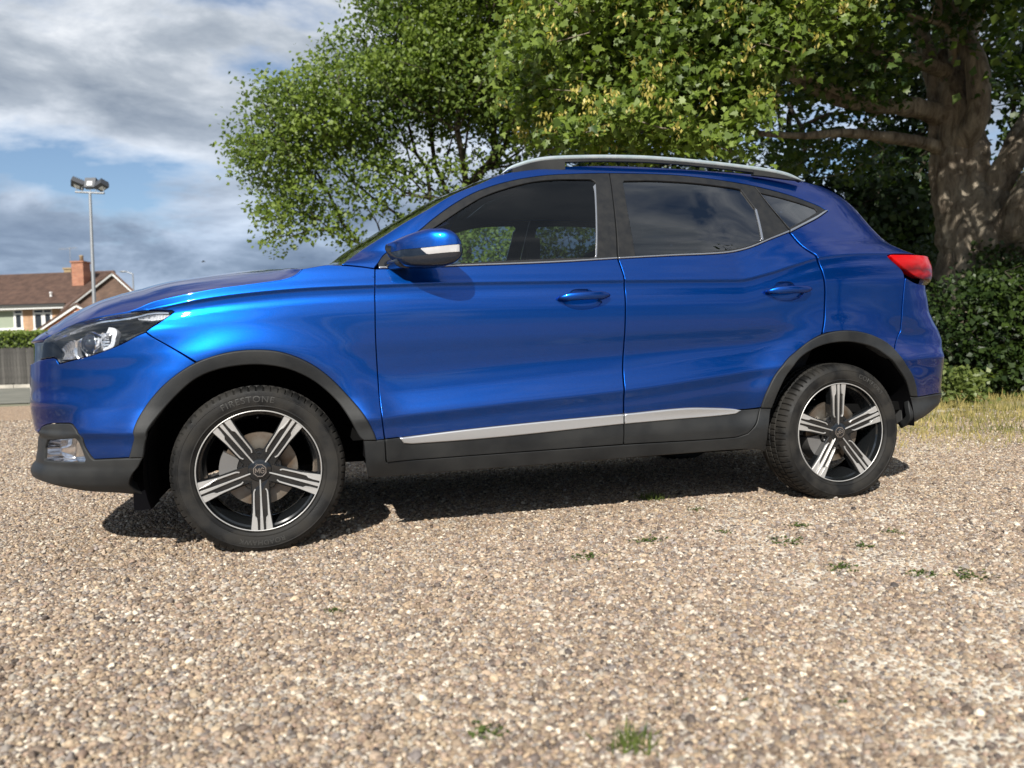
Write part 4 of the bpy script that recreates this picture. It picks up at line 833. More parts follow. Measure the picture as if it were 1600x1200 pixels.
# ---------------------------------------------------------------- ground
m, t, b = pm('gravel_base', (.35, .28, .21), .95, spec=.25)
tcn = t.nodes.new('ShaderNodeTexCoord')
def vor(t, vec, scale, feat='F1', rnd=1.):
    n = t.nodes.new('ShaderNodeTexVoronoi'); n.feature = feat; n.inputs['Scale'].default_value = scale; n.inputs['Randomness'].default_value = rnd
    t.links.new(vec, n.inputs['Vector']); return n
v1 = vor(t, tcn.outputs['Object'], 78.)
sp_ = t.nodes.new('ShaderNodeSeparateColor'); t.links.new(v1.outputs['Color'], sp_.inputs[0])
STONES = [(.0, (.075, .062, .056)), (.10, (.23, .165, .118)), (.22, (.39, .285, .185)), (.34, (.160, .125, .106)), (.46, (.47, .365, .245)), (.58, (.28, .195, .145)), (.68, (.43, .335, .245)), (.78, (.20, .172, .158)), (.90, (.64, .56, .44)), (1., (.26, .220, .200))]
stone = ramp(t, sp_.outputs[0], STONES)
big = noise_(t, tcn.outputs['Object'], .55, 6, .6)
patch_ = ramp(t, big, [(.50, 0.), (.62, 1.)])
gap = ramp(t, v1.outputs['Distance'], [(.42, 0.), (.70, .7)])
far = mixc(t, math_(t, 'MULTIPLY', gap, .6), stone, (.10, .075, .055))
fard = mixc(t, math_(t, 'MULTIPLY', patch_, .0), far, (.52, .45, .35))
mort = mixc(t, patch_, (.115, .088, .065), (.50, .44, .35))
mortn = mixc(t, noise_(t, tcn.outputs['Object'], 60, 4), mort, (.35, .28, .2), 'MIX')
spd = t.nodes.new('ShaderNodeSeparateXYZ'); t.links.new(tcn.outputs['Object'], spd.inputs[0])
sp2_ = ramp(t, noise_(t, tcn.outputs['Object'], 13, 9, .8), [(.36, .55), (.5, .95), (.64, 1.5)]); t.links.new(mixc(t, 1., mixc(t, 1., fard, sp2_, 'MULTIPLY'), (1.22, 1.12, 1.02), 'MULTIPLY'), b.inputs['Base Color'])
bn = t.nodes.new('ShaderNodeBump'); bn.inputs['Strength'].default_value = .4; bn.inputs['Distance'].default_value = .004; bn.invert = True
t.links.new(v1.outputs['Distance'], bn.inputs['Height']); t.links.new(bn.outputs[0], b.inputs['Normal'])
m2, t2_, b2 = pm('mortar', (.2, .16, .12), .95, spec=.2)
tcn2 = t2_.nodes.new('ShaderNodeTexCoord'); at_ = t2_.nodes.new('ShaderNodeAttribute'); at_.attribute_name = 'patch'
v2_ = vor(t2_, tcn2.outputs['Object'], 78.); s2_ = t2_.nodes.new('ShaderNodeSeparateColor'); t2_.links.new(v2_.outputs['Color'], s2_.inputs[0])
pebb = mixc(t2_, ramp(t2_, v2_.outputs['Distance'], [(.30, 0.), (.60, .85)]), mixc(t2_, 1., ramp(t2_, s2_.outputs[0], STONES), (.75, .72, .70), 'MULTIPLY'), (.07, .052, .04))
mc = mixc(t2_, at_.outputs['Fac'], pebb, (.74, .69, .58))
mc = mixc(t2_, ramp(t2_, noise_(t2_, tcn2.outputs['Object'], 90, 5), [(.45, 0.), (.75, .4)]), mc, (.36, .30, .23)); t2_.links.new(mc, b2.inputs['Base Color'])

def fbm(x, y, sc, oc=4, seed=0.):
    out = np.empty(len(x))
    for i in range(len(x)):
        out[i] = noise.fractal(Vector((x[i]*sc+seed, y[i]*sc-seed, seed)), .6, 2.0, oc)
    return out
NEAR0, NEAR1 = (-7.4, -3.9), (7.2, 8.4)      # the zone whose stones are real
STREAKS = [(.17, [(2.63, 1.37), (2.0, -.74), (1.77, -1.72), (1.57, -2.2), (1.48, -2.62), (1.41, -2.95)]), (.14, [(2.08, -1.84), (1.82, -2.5), (1.7, -3.)]), (.05, [(.07, -2.17), (.25, -2.18), (.41, -2.41), (.46, -2.54)]), (.30, [(4.72, .6), (3.43, -.39), (2.45, -1.1)])]
def patchf(x, y):
    # pale mortar shows along worn streaks, mostly on the right, where wheels have thrown the loose stones aside
    f2 = fbm(x, y, 5.0, 4, 1.7); f3 = fbm(x, y, 1.3, 3, 5.3); d = np.full(len(x), 9.)
    for w, L in STREAKS:
        for a, b_ in zip(L[:-1], L[1:]):
            ax, ay = a; bx, by = b_; t = np.clip(((x-ax)*(bx-ax)+(y-ay)*(by-ay))/((bx-ax)**2+(by-ay)**2), 0, 1)
            d = np.minimum(d, np.hypot(x-ax-t*(bx-ax), y-ay-t*(by-ay))/w)
    return np.clip(1.25*np.exp(-(d/1.6)**2)+1.25*f2+.4*f3-.32, 0, .9)
gx_, gy_ = np.meshgrid(np.linspace(NEAR0[0], NEAR1[0], 350), np.linspace(NEAR0[1], NEAR1[1], 250), indexing='ij')
pf = patchf(gx_.ravel(), gy_.ravel()); hh_ = .0025*fbm(gx_.ravel(), gy_.ravel(), 9, 3, 2.)
nx_, ny_ = gx_.shape; vid = np.arange(nx_*ny_).reshape(nx_, ny_)
vv_ = np.stack([gx_.ravel(), gy_.ravel(), .004+.0065*pf], 1)
rim_ = (gx_ <= NEAR0[0]) | (gx_ >= NEAR1[0]) | (gy_ <= NEAR0[1]) | (gy_ >= NEAR1[1])
vv_[rim_.ravel(), 2] = .0035
ff_ = np.stack([vid[:-1, :-1], vid[1:, :-1], vid[1:, 1:], vid[:-1, 1:]], -1).reshape(-1, 4)
bed = mesh_obj('gravel_bed', vv_, ff_, M['mortar'], None, True); bed['kind'] = 'structure'
a_ = bed.data.attributes.new('patch', 'FLOAT', 'POINT'); a_.data.foreach_set('value', pf.astype(np.float32))
# the ground sheet, one mesh out to the horizon
S0 = 900
gr = mesh_obj('gravel_ground', [(-S0, -S0, -.012), (S0, -S0, -.012), (S0, S0, -.012), (-S0, S0, -.012)], [(0, 1, 2, 3)], pm('earth', (.20, .19, .12), .95)[0]); gr['kind'] = 'structure'; gr.name = 'ground'
yard = [ground_at(-900, 14.5), ground_at(60, 15.0), ground_at(500, 15.5), ground_at(1000, 12.5), ground_at(1330, 7.4), ground_at(1440, 5.7), ground_at(1700, 5.1), ground_at(2600, 4.6)]
yv = [(-40, -30, 0), (40, -30, 0)]
yard_pts = [(-40, -30)]+[(30, -30)]+[(q[0], q[1]) for q in yard[::-1]]
yo = mesh_obj('gravel_yard', [(x, y, 0) for x, y in yard_pts], [tuple(range(len(yard_pts)))], M['gravel_base']); yo['kind'] = 'structure'

# stones: real pebbles on the near part of the yard
def gn_scatter(name, pts, rot, scl, tint, mat, shapes, kind, label=None):
    me = bpy.data.meshes.new(name); me.vertices.add(len(pts)); me.vertices.foreach_set('co', pts.astype(np.float32).ravel())
    for an, ty_, dat, fld in (('rot', 'FLOAT_VECTOR', rot, 'vector'), ('scl', 'FLOAT_VECTOR', scl, 'vector'), ('tint', 'FLOAT_VECTOR', tint, 'vector')):
        a = me.attributes.new(an, ty_, 'POINT'); a.data.foreach_set(fld, dat.astype(np.float32).ravel())
    o = bpy.data.objects.new(name, me); COL.objects.link(o); o['kind'] = kind
    if label: o['label'] = label
    ng = bpy.data.node_groups.new(name, 'GeometryNodeTree'); ng.interface.new_socket('Geometry', in_out='INPUT', socket_type='NodeSocketGeometry'); ng.interface.new_socket('Geometry', in_out='OUTPUT', socket_type='NodeSocketGeometry')
    L = ng.links.new; gi = ng.nodes.new('NodeGroupInput'); go = ng.nodes.new('NodeGroupOutput')
    g2i = ng.nodes.new('GeometryNodeGeometryToInstance')
    for k in range(shapes):
        ic = ng.nodes.new('GeometryNodeMeshIcoSphere'); ic.inputs['Radius'].default_value = 1.; ic.inputs['Subdivisions'].default_value = 3
        ss = ng.nodes.new('GeometryNodeSetShadeSmooth'); L(ic.outputs[0], ss.inputs[0])
        sp = ng.nodes.new('GeometryNodeSetPosition'); L(ss.outputs[0], sp.inputs[0])
        nz = ng.nodes.new('ShaderNodeTexNoise'); nz.noise_dimensions = '4D'; nz.inputs['W'].default_value = k*3.7+1; nz.inputs['Scale'].default_value = .85; nz.inputs['Detail'].default_value = 2.5
        vm = ng.nodes.new('ShaderNodeVectorMath'); vm.operation = 'SUBTRACT'; L(nz.outputs['Color'], vm.inputs[0]); vm.inputs[1].default_value = (.5, .5, .5)
        vs_ = ng.nodes.new('ShaderNodeVectorMath'); vs_.operation = 'SCALE'; L(vm.outputs[0], vs_.inputs[0]); vs_.inputs[3].default_value = 1.5; L(vs_.outputs[0], sp.inputs['Offset'])
        sm = ng.nodes.new('GeometryNodeSetMaterial'); sm.inputs['Material'].default_value = mat; L(sp.outputs[0], sm.inputs[0])
        L(sm.outputs[0], g2i.inputs[0])
    io = ng.nodes.new('GeometryNodeInstanceOnPoints'); L(gi.outputs[0], io.inputs['Points']); L(g2i.outputs[0], io.inputs['Instance']); io.inputs['Pick Instance'].default_value = True
    def attr(n, ty_='FLOAT_VECTOR'):
        q = ng.nodes.new('GeometryNodeInputNamedAttribute'); q.data_type = ty_; q.inputs[0].default_value = n; return q.outputs[0]
    e2r = ng.nodes.new('FunctionNodeEulerToRotation'); L(attr('rot'), e2r.inputs[0]); L(e2r.outputs[0], io.inputs['Rotation']); L(attr('scl'), io.inputs['Scale'])
    rv = ng.nodes.new('FunctionNodeRandomValue'); rv.data_type = 'INT'; rv.inputs['Min'].default_value = 0; rv.inputs['Max'].default_value = shapes-1
    for s_ in rv.outputs:
        if s_.enabled: L(s_, io.inputs['Instance Index'])
    L(io.outputs[0], go.inputs[0])
    md = o.modifiers.new('scatter', 'NODES'); md.node_group = ng
    return o
m, t, b = pm('stone', (.4, .3, .2), .62, spec=.4)
ai = t.nodes.new('ShaderNodeAttribute'); ai.attribute_type = 'INSTANCER'; ai.attribute_name = 'tint'
sx = t.nodes.new('ShaderNodeSeparateXYZ'); t.links.new(ai.outputs['Vector'], sx.inputs[0])
col = ramp(t, sx.outputs[0], STONES)
col = mixc(t, 1., col, ramp(t, sx.outputs[1], [(0., .72), (1., 1.28)]), 'MULTIPLY')
tcn = t.nodes.new('ShaderNodeTexCoord'); nzz = noise_(t, tcn.outputs['Object'], 1.6, 4)
col = mixc(t, 1., col, ramp(t, nzz, [(.3, .80), (.7, 1.15)]), 'MULTIPLY'); t.links.new(col, b.inputs['Base Color'])
sp0 = .0092
def stones(x0, x1, y0, y1, sp, r0):
    nx = int((x1-x0)/sp); ny = int((y1-y0)/(sp*.88)); ii, jj = np.meshgrid(np.arange(nx), np.arange(ny), indexing='ij')
    x = x0+(ii+.5*(jj % 2))*sp+rng.uniform(-.38, .38, ii.shape)*sp; y = y0+jj*sp*.88+rng.uniform(-.38, .38, ii.shape)*sp
    return x.ravel(), y.ravel()
cells = []
# the yard nearer than 6 m, cut to the wedge a viewer near the camera can see
xx, yy_ = stones(NEAR0[0]+.02, NEAR1[0]-.02, NEAR0[1]+.02, 8.2, sp0, 0)
d_ = np.stack([xx-CAMP[0], yy_-CAMP[1]], 1); fw = d_@CF_[:2]/np.linalg.norm(CF_[:2])**1; rt = d_@np.array([math.cos(YAW), -math.sin(YAW)])
keep = (fw > .95) & (rng.random(len(xx)) < np.clip((fw*.66+1.9-np.abs(rt))/1.2, 0, 1)) & (fw < 13) & (yy_ < np.where(xx < -.2, 8.2, 2.2))
keep &= rng.random(len(xx)) < np.interp(fw, [0, 4.2, 6.3, 9.5, 13], [1., 1., .45, .16, .07])
keep &= ~((xx > .5) & (xx < 2.0) & (yy_ > 1.5))
xx, yy_, fw = xx[keep], yy_[keep], fw[keep]
_pi = pf.reshape(nx_, ny_)[((xx-NEAR0[0])/(NEAR1[0]-NEAR0[0])*(nx_-1)).astype(int).clip(0, nx_-1), ((yy_-NEAR0[1])/(NEAR1[1]-NEAR0[1])*(ny_-1)).astype(int).clip(0, ny_-1)]
keep = rng.random(len(xx)) > .38*_pi; xx, yy_, fw = xx[keep], yy_[keep], fw[keep]
pfs = np.empty(len(xx)); gi_ = ((xx-NEAR0[0])/(NEAR1[0]-NEAR0[0])*(nx_-1)).astype(int).clip(0, nx_-1); gj_ = ((yy_-NEAR0[1])/(NEAR1[1]-NEAR0[1])*(ny_-1)).astype(int).clip(0, ny_-1)
pfs = pf.reshape(nx_, ny_)[gi_, gj_]
n_ = len(xx); r_ = sp0*np.interp(fw, [0, 5, 9, 13], [1, 1, 1.35, 1.7])*(.46+.34*rng.random(n_)**1.4)*np.where(rng.random(n_) < .06, 1.6, 1.)
scl = np.stack([r_*rng.uniform(.9, 1.35, n_), r_*rng.uniform(.75, 1.05, n_), r_*rng.uniform(.5, .85, n_)], 1)
pz = .004+.0065*pfs+scl[:, 2]*(rng.uniform(.15, 1.0, n_)*(1-pfs)+rng.uniform(-1.05, .25, n_)*pfs)+.0015*rng.random(n_)*(1-pfs)
rot = np.stack([rng.normal(0, .35, n_), rng.normal(0, .35, n_), rng.uniform(0, 6.28, n_)], 1)
tint = np.stack([rng.random(n_), rng.random(n_), 0*xx], 1)
print('stones', n_, 'patch', np.percentile(pfs, [10, 50, 90]).round(2))
grv = gn_scatter('gravel', np.stack([xx, yy_, pz], 1), rot, scl, tint, M['stone'], 5, 'stuff')
tag(grv, 'loose brown and cream pea gravel covering the yard around the car', 'gravel')

# ---------------------------------------------------------------- foliage
LEAF = np.array([(0, 0), (.16, .10), (.44, .02), (.34, .22), (.50, .46), (.26, .46), (.22, .62), (0, 1.0), (-.22, .62), (-.26, .46), (-.50, .46), (-.34, .22), (-.44, .02), (-.16, .10)], float)
LEAF_T = [(0, 1, 7), (1, 2, 3), (1, 3, 5), (3, 4, 5), (1, 5, 7), (5, 6, 7), (0, 7, 13), (13, 11, 12), (13, 9, 11), (11, 9, 10), (13, 7, 9), (9, 7, 8)]
LEAF_S = np.array([(0, 0), (.38, .35), (.20, .62), (0, 1.), (-.20, .62), (-.38, .35)], float); LEAF_ST = [(0, 1, 3), (1, 2, 3), (0, 3, 5), (5, 3, 4)]
LEAF_Q = np.array([(0, 0), (.42, .45), (0, 1.), (-.42, .45)], float); LEAF_QT = [(0, 1, 2), (0, 2, 3)]
def leafmat(name, c_lo, c_hi, tr=.35, rough=.45):
    m = bpy.data.materials.new(name); m.use_nodes = True; t = m.node_tree; b = t.nodes['Principled BSDF']; M[name] = m
    a = t.nodes.new('ShaderNodeAttribute'); a.attribute_name = 'tint'
    c = ramp(t, a.outputs['Fac'], [(0., c_lo), (.6, tuple((x+y)/2 for x, y in zip(c_lo, c_hi))), (1., c_hi)])
    t.links.new(c, b.inputs['Base Color']); b.inputs['Roughness'].default_value = rough; b.inputs['Specular IOR Level'].default_value = .35
    tl = t.nodes.new('ShaderNodeBsdfTranslucent'); c2 = mixc(t, 1., c, (1.3, 1.5, .5), 'MULTIPLY'); t.links.new(c2, tl.inputs[0])
    mx = t.nodes.new('ShaderNodeMixShader'); mx.inputs[0].default_value = tr; t.links.new(b.outputs[0], mx.inputs[1]); t.links.new(tl.outputs[0], mx.inputs[2])
    t.links.new(mx.outputs[0], t.nodes['Material Output'].inputs[0]); return m
leafmat('maple_leaf', (.034, .070, .013), (.195, .262, .045), .30)
leafmat('shaded_leaf', (.012, .028, .007), (.055, .090, .016), .25)  # leaf colour darkened to stand in for shade under the maple canopy
leafmat('hedge_leaf', (.04, .085, .014), (.24, .30, .06), .3)
leafmat('seed', (.34, .30, .06), (.66, .54, .17), .35)
leafmat('weed_leaf', (.05, .080, .018), (.17, .21, .055), .3)
leafmat('grass_leaf', (.10, .13, .025), (.50, .40, .16), .3)
def leaves(name, pos, nrm, up, size, tint, shape, tris, mat, parent=None, fold=.18):
    """one mesh of many leaf blades: pos (n,3), normal and growing direction per leaf"""
    n = len(pos); nrm = nrm/np.linalg.norm(nrm, axis=1, keepdims=True); up = up-nrm*(up*nrm).sum(1, keepdims=True); up /= np.linalg.norm(up, axis=1, keepdims=True)+1e-9
    sd_ = np.cross(up, nrm); k = len(shape)
    L = shape[None, :, :]*size[:, None, None]
    zf = (-fold*np.abs(shape[:, 0])+.10*shape[:, 1]*(1-shape[:, 1]))[None, :]*size[:, None]*rng.uniform(.3, 1.9, (n, 1))-.22*(shape[:, 1]**2)[None, :]*size[:, None]*rng.uniform(0, 1, (n, 1))
    v = pos[:, None, :]+sd_[:, None, :]*L[:, :, 0:1]+up[:, None, :]*L[:, :, 1:2]+nrm[:, None, :]*zf[:, :, None]
    tr = np.array(tris); f = (tr[None]+(np.arange(n)*k)[:, None, None]).reshape(-1, 3)
    me = bpy.data.meshes.new(name); me.vertices.add(n*k); me.vertices.foreach_set('co', v.astype(np.float32).ravel())
    nf = len(f); me.loops.add(nf*3); me.loops.foreach_set('vertex_index', f.astype(np.int32).ravel()); me.polygons.add(nf)
    me.polygons.foreach_set('loop_start', np.arange(0, nf*3, 3, dtype=np.int32)); me.polygons.foreach_set('loop_total', np.full(nf, 3, np.int32))
    a = me.attributes.new('tint', 'FLOAT', 'POINT'); a.data.foreach_set('value', np.repeat(tint, k).astype(np.float32))
    me.update(calc_edges=True); me.materials.append(mat)
    o = bpy.data.objects.new(name, me); COL.objects.link(o); o.parent = parent; return o
def unit(n):
    q = rng.normal(size=(n, 3)); return q/np.linalg.norm(q, axis=1, keepdims=True)
def tubes(name, segs, mat, parent, sides=6):
    """segs: list of (p0, r0, p1, r1)"""
    v = []; f = []
    for p0, r0, p1, r1 in segs:
        d = p1-p0; l = np.linalg.norm(d)
        if l < 1e-6: continue
        d = d/l; a = np.cross(d, [0, 0, 1.] if abs(d[2]) < .9 else [1., 0, 0]); a /= np.linalg.norm(a); b_ = np.cross(d, a); o = len(v)
        for p, r in ((p0, r0), (p1, r1)):
            for k in range(sides):
                w = 2*math.pi*k/sides; v.append(p+(a*math.cos(w)+b_*math.sin(w))*r)
        f += [(o+k, o+(k+1) % sides, o+sides+(k+1) % sides, o+sides+k) for k in range(sides)]
    return mesh_obj(name, v, f, mat, parent, True)
m, t, b = pm('bark', (.16, .13, .10), .9, spec=.2)
tcn = t.nodes.new('ShaderNodeTexCoord'); mp = t.nodes.new('ShaderNodeMapping'); mp.inputs['Scale'].default_value = (1, 1, .35); t.links.new(tcn.outputs['Object'], mp.inputs[0])
bnz = noise_(t, mp.outputs[0], 9, 8, .65, .6); blz = noise_(t, tcn.outputs['Object'], 2.2, 4, .6)
c = mixc(t, ramp(t, blz, [(.38, 0.), (.62, 1.)]), ramp(t, bnz, [(.35, (.075, .058, .042)), (.62, (.25, .205, .155))]), ramp(t, bnz, [(.35, (.12, .10, .076)), (.65, (.40, .35, .27))])); t.links.new(c, b.inputs['Base Color'])
bn = t.nodes.new('ShaderNodeBump'); bn.inputs['Strength'].default_value = 1.; bn.inputs['Distance'].default_value = .07; t.links.new(bnz, bn.inputs['Height']); t.links.new(bn.outputs[0], b.inputs['Normal'])
m, t, b = pm('dark_bark', (.05, .042, .033), .9, spec=.2); vary(t, b, (.045, .038, .03), (.09, .075, .055), 6)

def skeleton(root_nodes, targets, r_tip=.006, expo=2.4, wig=.10, bias=.35):
    """grow branches from the given nodes to every target; returns segments and the tips"""
    pos = [np.array(q, float) for q in root_nodes]; par = [i-1 for i in range(len(pos))]; plen = [0.]*len(pos)
    for i in range(1, len(pos)): plen[i] = plen[i-1]+np.linalg.norm(pos[i]-pos[i-1])
    base = pos[0]; T = sorted(targets, key=lambda q: np.linalg.norm(q-pos[len(root_nodes)//2]))
    arr = np.zeros((len(pos)+len(T)*12, 3)); pl = np.zeros(len(arr)); arr[:len(pos)] = pos; pl[:len(pos)] = plen; n = len(pos); par += [0]*(len(arr)-n); tips = []
    for q in T:
        d = np.linalg.norm(arr[:n]-q, axis=1); up = np.maximum(0, arr[:n, 2]-q[2])
        i = int(np.argmin(d+bias*pl[:n]+.25*up)); L = d[i]; k = int(max(1, min(6, L/.45)))
        p0 = arr[i].copy(); off = rng.normal(size=3)*wig*L
        for s in range(1, k+1):
            s_ = s/k; w = math.sin(math.pi*s_)
            if n >= len(arr): break
            arr[n] = p0*(1-s_)+q*s_+off*w*.6+np.array([0, 0, .10*L*w]); par[n] = i; pl[n] = pl[i]+L/k; i = n; n += 1
        tips.append(i)
    par = par[:n]; w = np.zeros(n); w[tips] += 1
    acc = np.zeros(n); 
    for i in tips: acc[i] += r_tip**expo
    for i in range(n-1, 0, -1):
        acc[i] = max(acc[i], r_tip**expo); acc[par[i]] += acc[i] if par[i] >= 0 else 0
    r = acc**(1/expo)
    segs = [(arr[par[i]], r[i] if par[i] == 0 else r[par[i]]*.92 if r[par[i]] < 1.6*r[i] else r[i]*1.12, arr[i], r[i]) for i in range(1, n)]
    return segs, arr[:n], r
def crown_pts(blobs, n, keepf=None, shell=.55, mind=None):
    """points inside a union of ellipsoids given as (centre, radii), denser towards the outside"""
    vol = np.array([np.prod(b_[1]) for b_ in blobs]); pr = vol/vol.sum(); out = []
    for k in rng.choice(len(blobs), n, p=pr):
        c_, r_2 = blobs[k]; u_ = rng.normal(size=3); u_ /= np.linalg.norm(u_); rr_ = rng.random()**(1/3.)
        rr_ = max(rr_, shell*rng.random()) if rng.random() < .75 else rr_*.9
        out.append(np.array(c_)+u_*rr_*np.array(r_2))
    out = np.array(out)
    if keepf is not None: out = out[[keepf(q) for q in out]]
    return out
def clumps(pts, per, spread, flat=.55):
    n = len(pts)*per; c_ = np.repeat(pts, per, 0); off = np.clip(rng.normal(size=(n, 3)), -1.9, 1.9)*spread*[1, 1, flat]; return c_+off
def foliage(name, pos, size, mat, parent, kind='simple', centre=None, up=.55, tint0=.5, tsc=.25, lab=None, down=0.):
    n = len(pos); nr = unit(n)*.75+np.array([0, 0, up])+np.array([-.25, -.45, 0])
    gr_ = unit(n)+np.array([0, 0, -.35-down])
    # clumps of lighter and darker green
    tn = np.array([noise.noise(Vector(q*.9)) for q in pos[::8]]); tn = np.repeat(tn, 8)[:n]
    tn = np.pad(tn, (0, n-len(tn)), mode='edge')
    tint = np.clip(tint0+tsc*tn*1.6+rng.normal(0, .20, n), 0, 1)
    sh, tr_ = {'maple': (LEAF, LEAF_T), 'simple': (LEAF_S, LEAF_ST), 'quad': (LEAF_Q, LEAF_QT)}[kind]
    return leaves(name, pos, nr, gr_, size*rng.uniform(.6, 1.25, n), tint, sh, tr_, mat, parent)
def E3(px, py, depth, rx, ry, rz):       # an ellipsoid of a crown: where it stands and its radii in metres
    return (at(px, py, depth), (rx, ry, rz))

# --- the spreading tree at the left --------------------------------
tl = empty('spreading_tree', ground_at(735, 15.5)); tag(tl, 'leafy tree with a wide rounded crown and bare lower limbs behind the windscreen', 'tree')
BL = [E3(745, 40, 15.3, 2.35, 2.2, 1.9), E3(515, 190, 14.8, 1.35, 1.5, .85), E3(440, 250, 14.6, .95, 1.2, .95), E3(760, 40, 14.8, 2.2, 2.0, 2.2), E3(580, 170, 14.5, 1.3, 1.4, .8), E3(470, 330, 14.3, .85, .8, .55),
      E3(700, 130, 14.2, 1.8, 1.4, .8), E3(440, 378, 14.2, .40, .5, .33), E3(880, 110, 14.5, 1.6, 1.6, 1.5), E3(790, -120, 15.5, 2.4, 2.4, 1.6), E3(600, 85, 15, .85, 1.1, .65), E3(520, 110, 14.9, .75, .9, .5), E3(470, 150, 14.8, .7, .9, .5), E3(545, 385, 14.4, .35, .4, .22), E3(420, 190, 14.6, .75, 1., .8), E3(800, 240, 15, .6, .9, .4)]
fix = [tl.matrix_basis.to_translation()]
b0 = np.array(ground_at(735, 15.5)); cr0 = at(725, 450, 15.4)
trunk_nodes = [b0+(0, 0, -.05), b0*.6+cr0*.4, cr0]
mains = [at(600, 330, 15), at(520, 260, 14.8), at(560, 380, 14.9), at(650, 240, 14.9), at(700, 200, 15), at(760, 200, 15), at(690, 90, 15.2), at(800, 180, 15), at(470, 330, 14.6), at(840, 250, 14.6), at(620, 130, 15.)]
mains += [at(740, 290, 15.2), at(775, 250, 15.1), at(590, 350, 14.8), at(680, 260, 15.1), at(500, 345, 14.6), at(630, 300, 15.)]
tg_ = list(mains)+list(crown_pts(BL, 1150))+list(crown_pts([E3(640, 290, 14.8, 1.4, 1.2, .7)], 45))
sg_, arr_, rr_ = skeleton(trunk_nodes, tg_, .0062, 2.5, .12, .55)
def rel(o, segs):
    c = np.array(o.location); return [(a-c, r0, b-c, r1) for a, r0, b, r1 in segs]
tubes('trunk', rel(tl, [s for s in sg_ if s[1] > .035]), M['dark_bark'], tl, 9); br_ = tubes('branches', rel(tl, [s for s in sg_ if s[1] <= .035]), M['dark_bark'], tl, 4); br_['kind'] = 'stuff'
pts = np.array(crown_pts(BL, 1650)); 
thin = crown_pts([E3(640, 300, 14.8, 1.5, 1.2, .75), E3(540, 350, 14.6, .7, .8, .5), E3(760, 260, 15., 1.0, 1., .6)], 70)
lp = clumps(np.concatenate([pts, np.array(tg_)[17:]]), 37, .19); lp = np.concatenate([lp, clumps(thin, 16, .15)])
cr_ = foliage('crown', lp-np.array(tl.location), .092, M['maple_leaf'], tl, 'simple', tint0=.66, tsc=.35); cr_['kind'] = 'stuff'

# --- the old maple at the right, its bough hanging over the car -----
mt = empty('old_maple', ground_at(1525, 11.0)); tag(mt, 'old maple with thick scarred trunk and yellow seed clusters hanging over the car roof', 'tree')
mo = np.array(mt.location)
def limb(name, pts, mat=M['bark'], sides=20, lump=.10, seed=0.):
    """a thick limb through (px, py, depth, radius) stations, with bark lumps"""
    Pn = np.array([list(at(q[0], q[1], q[2]))+[q[3]] for q in pts]); ts = np.r_[0, np.cumsum(np.linalg.norm(np.diff(Pn[:, :3], axis=0), axis=1))]
    n = max(8, int(ts[-1]/.06)); s = np.linspace(0, ts[-1], n); C = np.stack([pchip(ts, Pn[:, k])(s) for k in range(4)], 1)
    rows_ = []
    for i in range(n):
        d = C[min(i+1, n-1), :3]-C[max(i-1, 0), :3]; d /= np.linalg.norm(d); a = np.cross(d, [0.3, 1., 0.1]); a /= np.linalg.norm(a); b_ = np.cross(d, a); row = []
        for k in range(sides):
            w = 2*math.pi*k/sides; dr = a*math.cos(w)+b_*math.sin(w); q = C[i, :3]+dr*C[i, 3]
            nz = noise.fractal(Vector((q[0]*4.5+seed, q[1]*4.5, q[2]*2.2)), .75, 2.2, 5)*lump*.8+abs(noise.noise(Vector((math.cos(w)*2.2+seed, math.sin(w)*2.2, q[2]*.5))))*lump*1.2
            row.append(q+dr*C[i, 3]*nz*2.2-mo)
        rows_.append(row)
    o = loft(name, rows_, mat, mt, closed=True, caps=True); return o
limb('trunk', [(1532, 640, 11, .62), (1528, 560, 11, .52), (1526, 470, 11, .46), (1526, 400, 11, .45), (1518, 340, 11, .42), (1502, 290, 11, .32), (1496, 240, 11, .29), (1490, 200, 11, .27), (1484, 160, 11, .25), (1490, 110, 11.1, .22), (1500, 60, 11.2, .20), (1515, 0, 11.3, .19), (1520, -90, 11.4, .16)], sides=36, lump=.16)
limb('limb', [(1500, 235, 10.9, .14), (1516, 205, 10.7, .15), (1530, 165, 10.6, .14), (1527, 110, 10.6, .13), (1505, 60, 10.7, .12), (1480, 30, 10.8, .11), (1460, -40, 10.9, .10)], seed=3.)
limb('limb', [(1530, 390, 11, .20), (1538, 330, 10.9, .20), (1560, 285, 10.7, .17), (1590, 240, 10.5, .15), (1640, 180, 10.3, .13), (1720, 90, 10, .10)], seed=7.)
limb('limb', [(1488, 190, 11, .14), (1462, 178, 10.9, .13), (1430, 168, 10.8, .12), (1380, 165, 10.6, .10), (1320, 158, 10.3, .08), (1240, 120, 9.8, .06), (1170, 70, 9.3, .045)], seed=11.)
limb('limb', [(1492, 140, 11, .11), (1478, 112, 10.9, .10), (1440, 98, 10.7, .085), (1390, 86, 10.5, .08), (1320, 60, 10.1, .06), (1230, 10, 9.5, .045), (1140, -30, 9.0, .035)], seed=13.)
limb('limb', [(1485, 240, 11, .09), (1455, 226, 10.9, .08), (1400, 216, 10.7, .07), (1330, 208, 10.4, .055), (1250, 212, 10.1, .04), (1180, 208, 9.8, .03)], seed=17.)
limb('limb', [(1470, 175, 11, .12), (1462, 140, 11, .11), (1450, 90, 11.1, .10), (1430, 20, 11.2, .09), (1410, -60, 11.3, .08)], seed=19.)
limb('broken_limb', [(1560, 420, 10.8, .10), (1585, 372, 10.5, .22), (1600, 330, 10.3, .27), (1625, 290, 10.2, .24), (1660, 250, 10.1, .20)], seed=23., lump=.22)
limb('limb', [(1545, 300, 10.9, .07), (1560, 270, 10.8, .085), (1580, 225, 10.8, .08), (1610, 170, 10.9, .07), (1650, 100, 11, .05)], seed=29.)
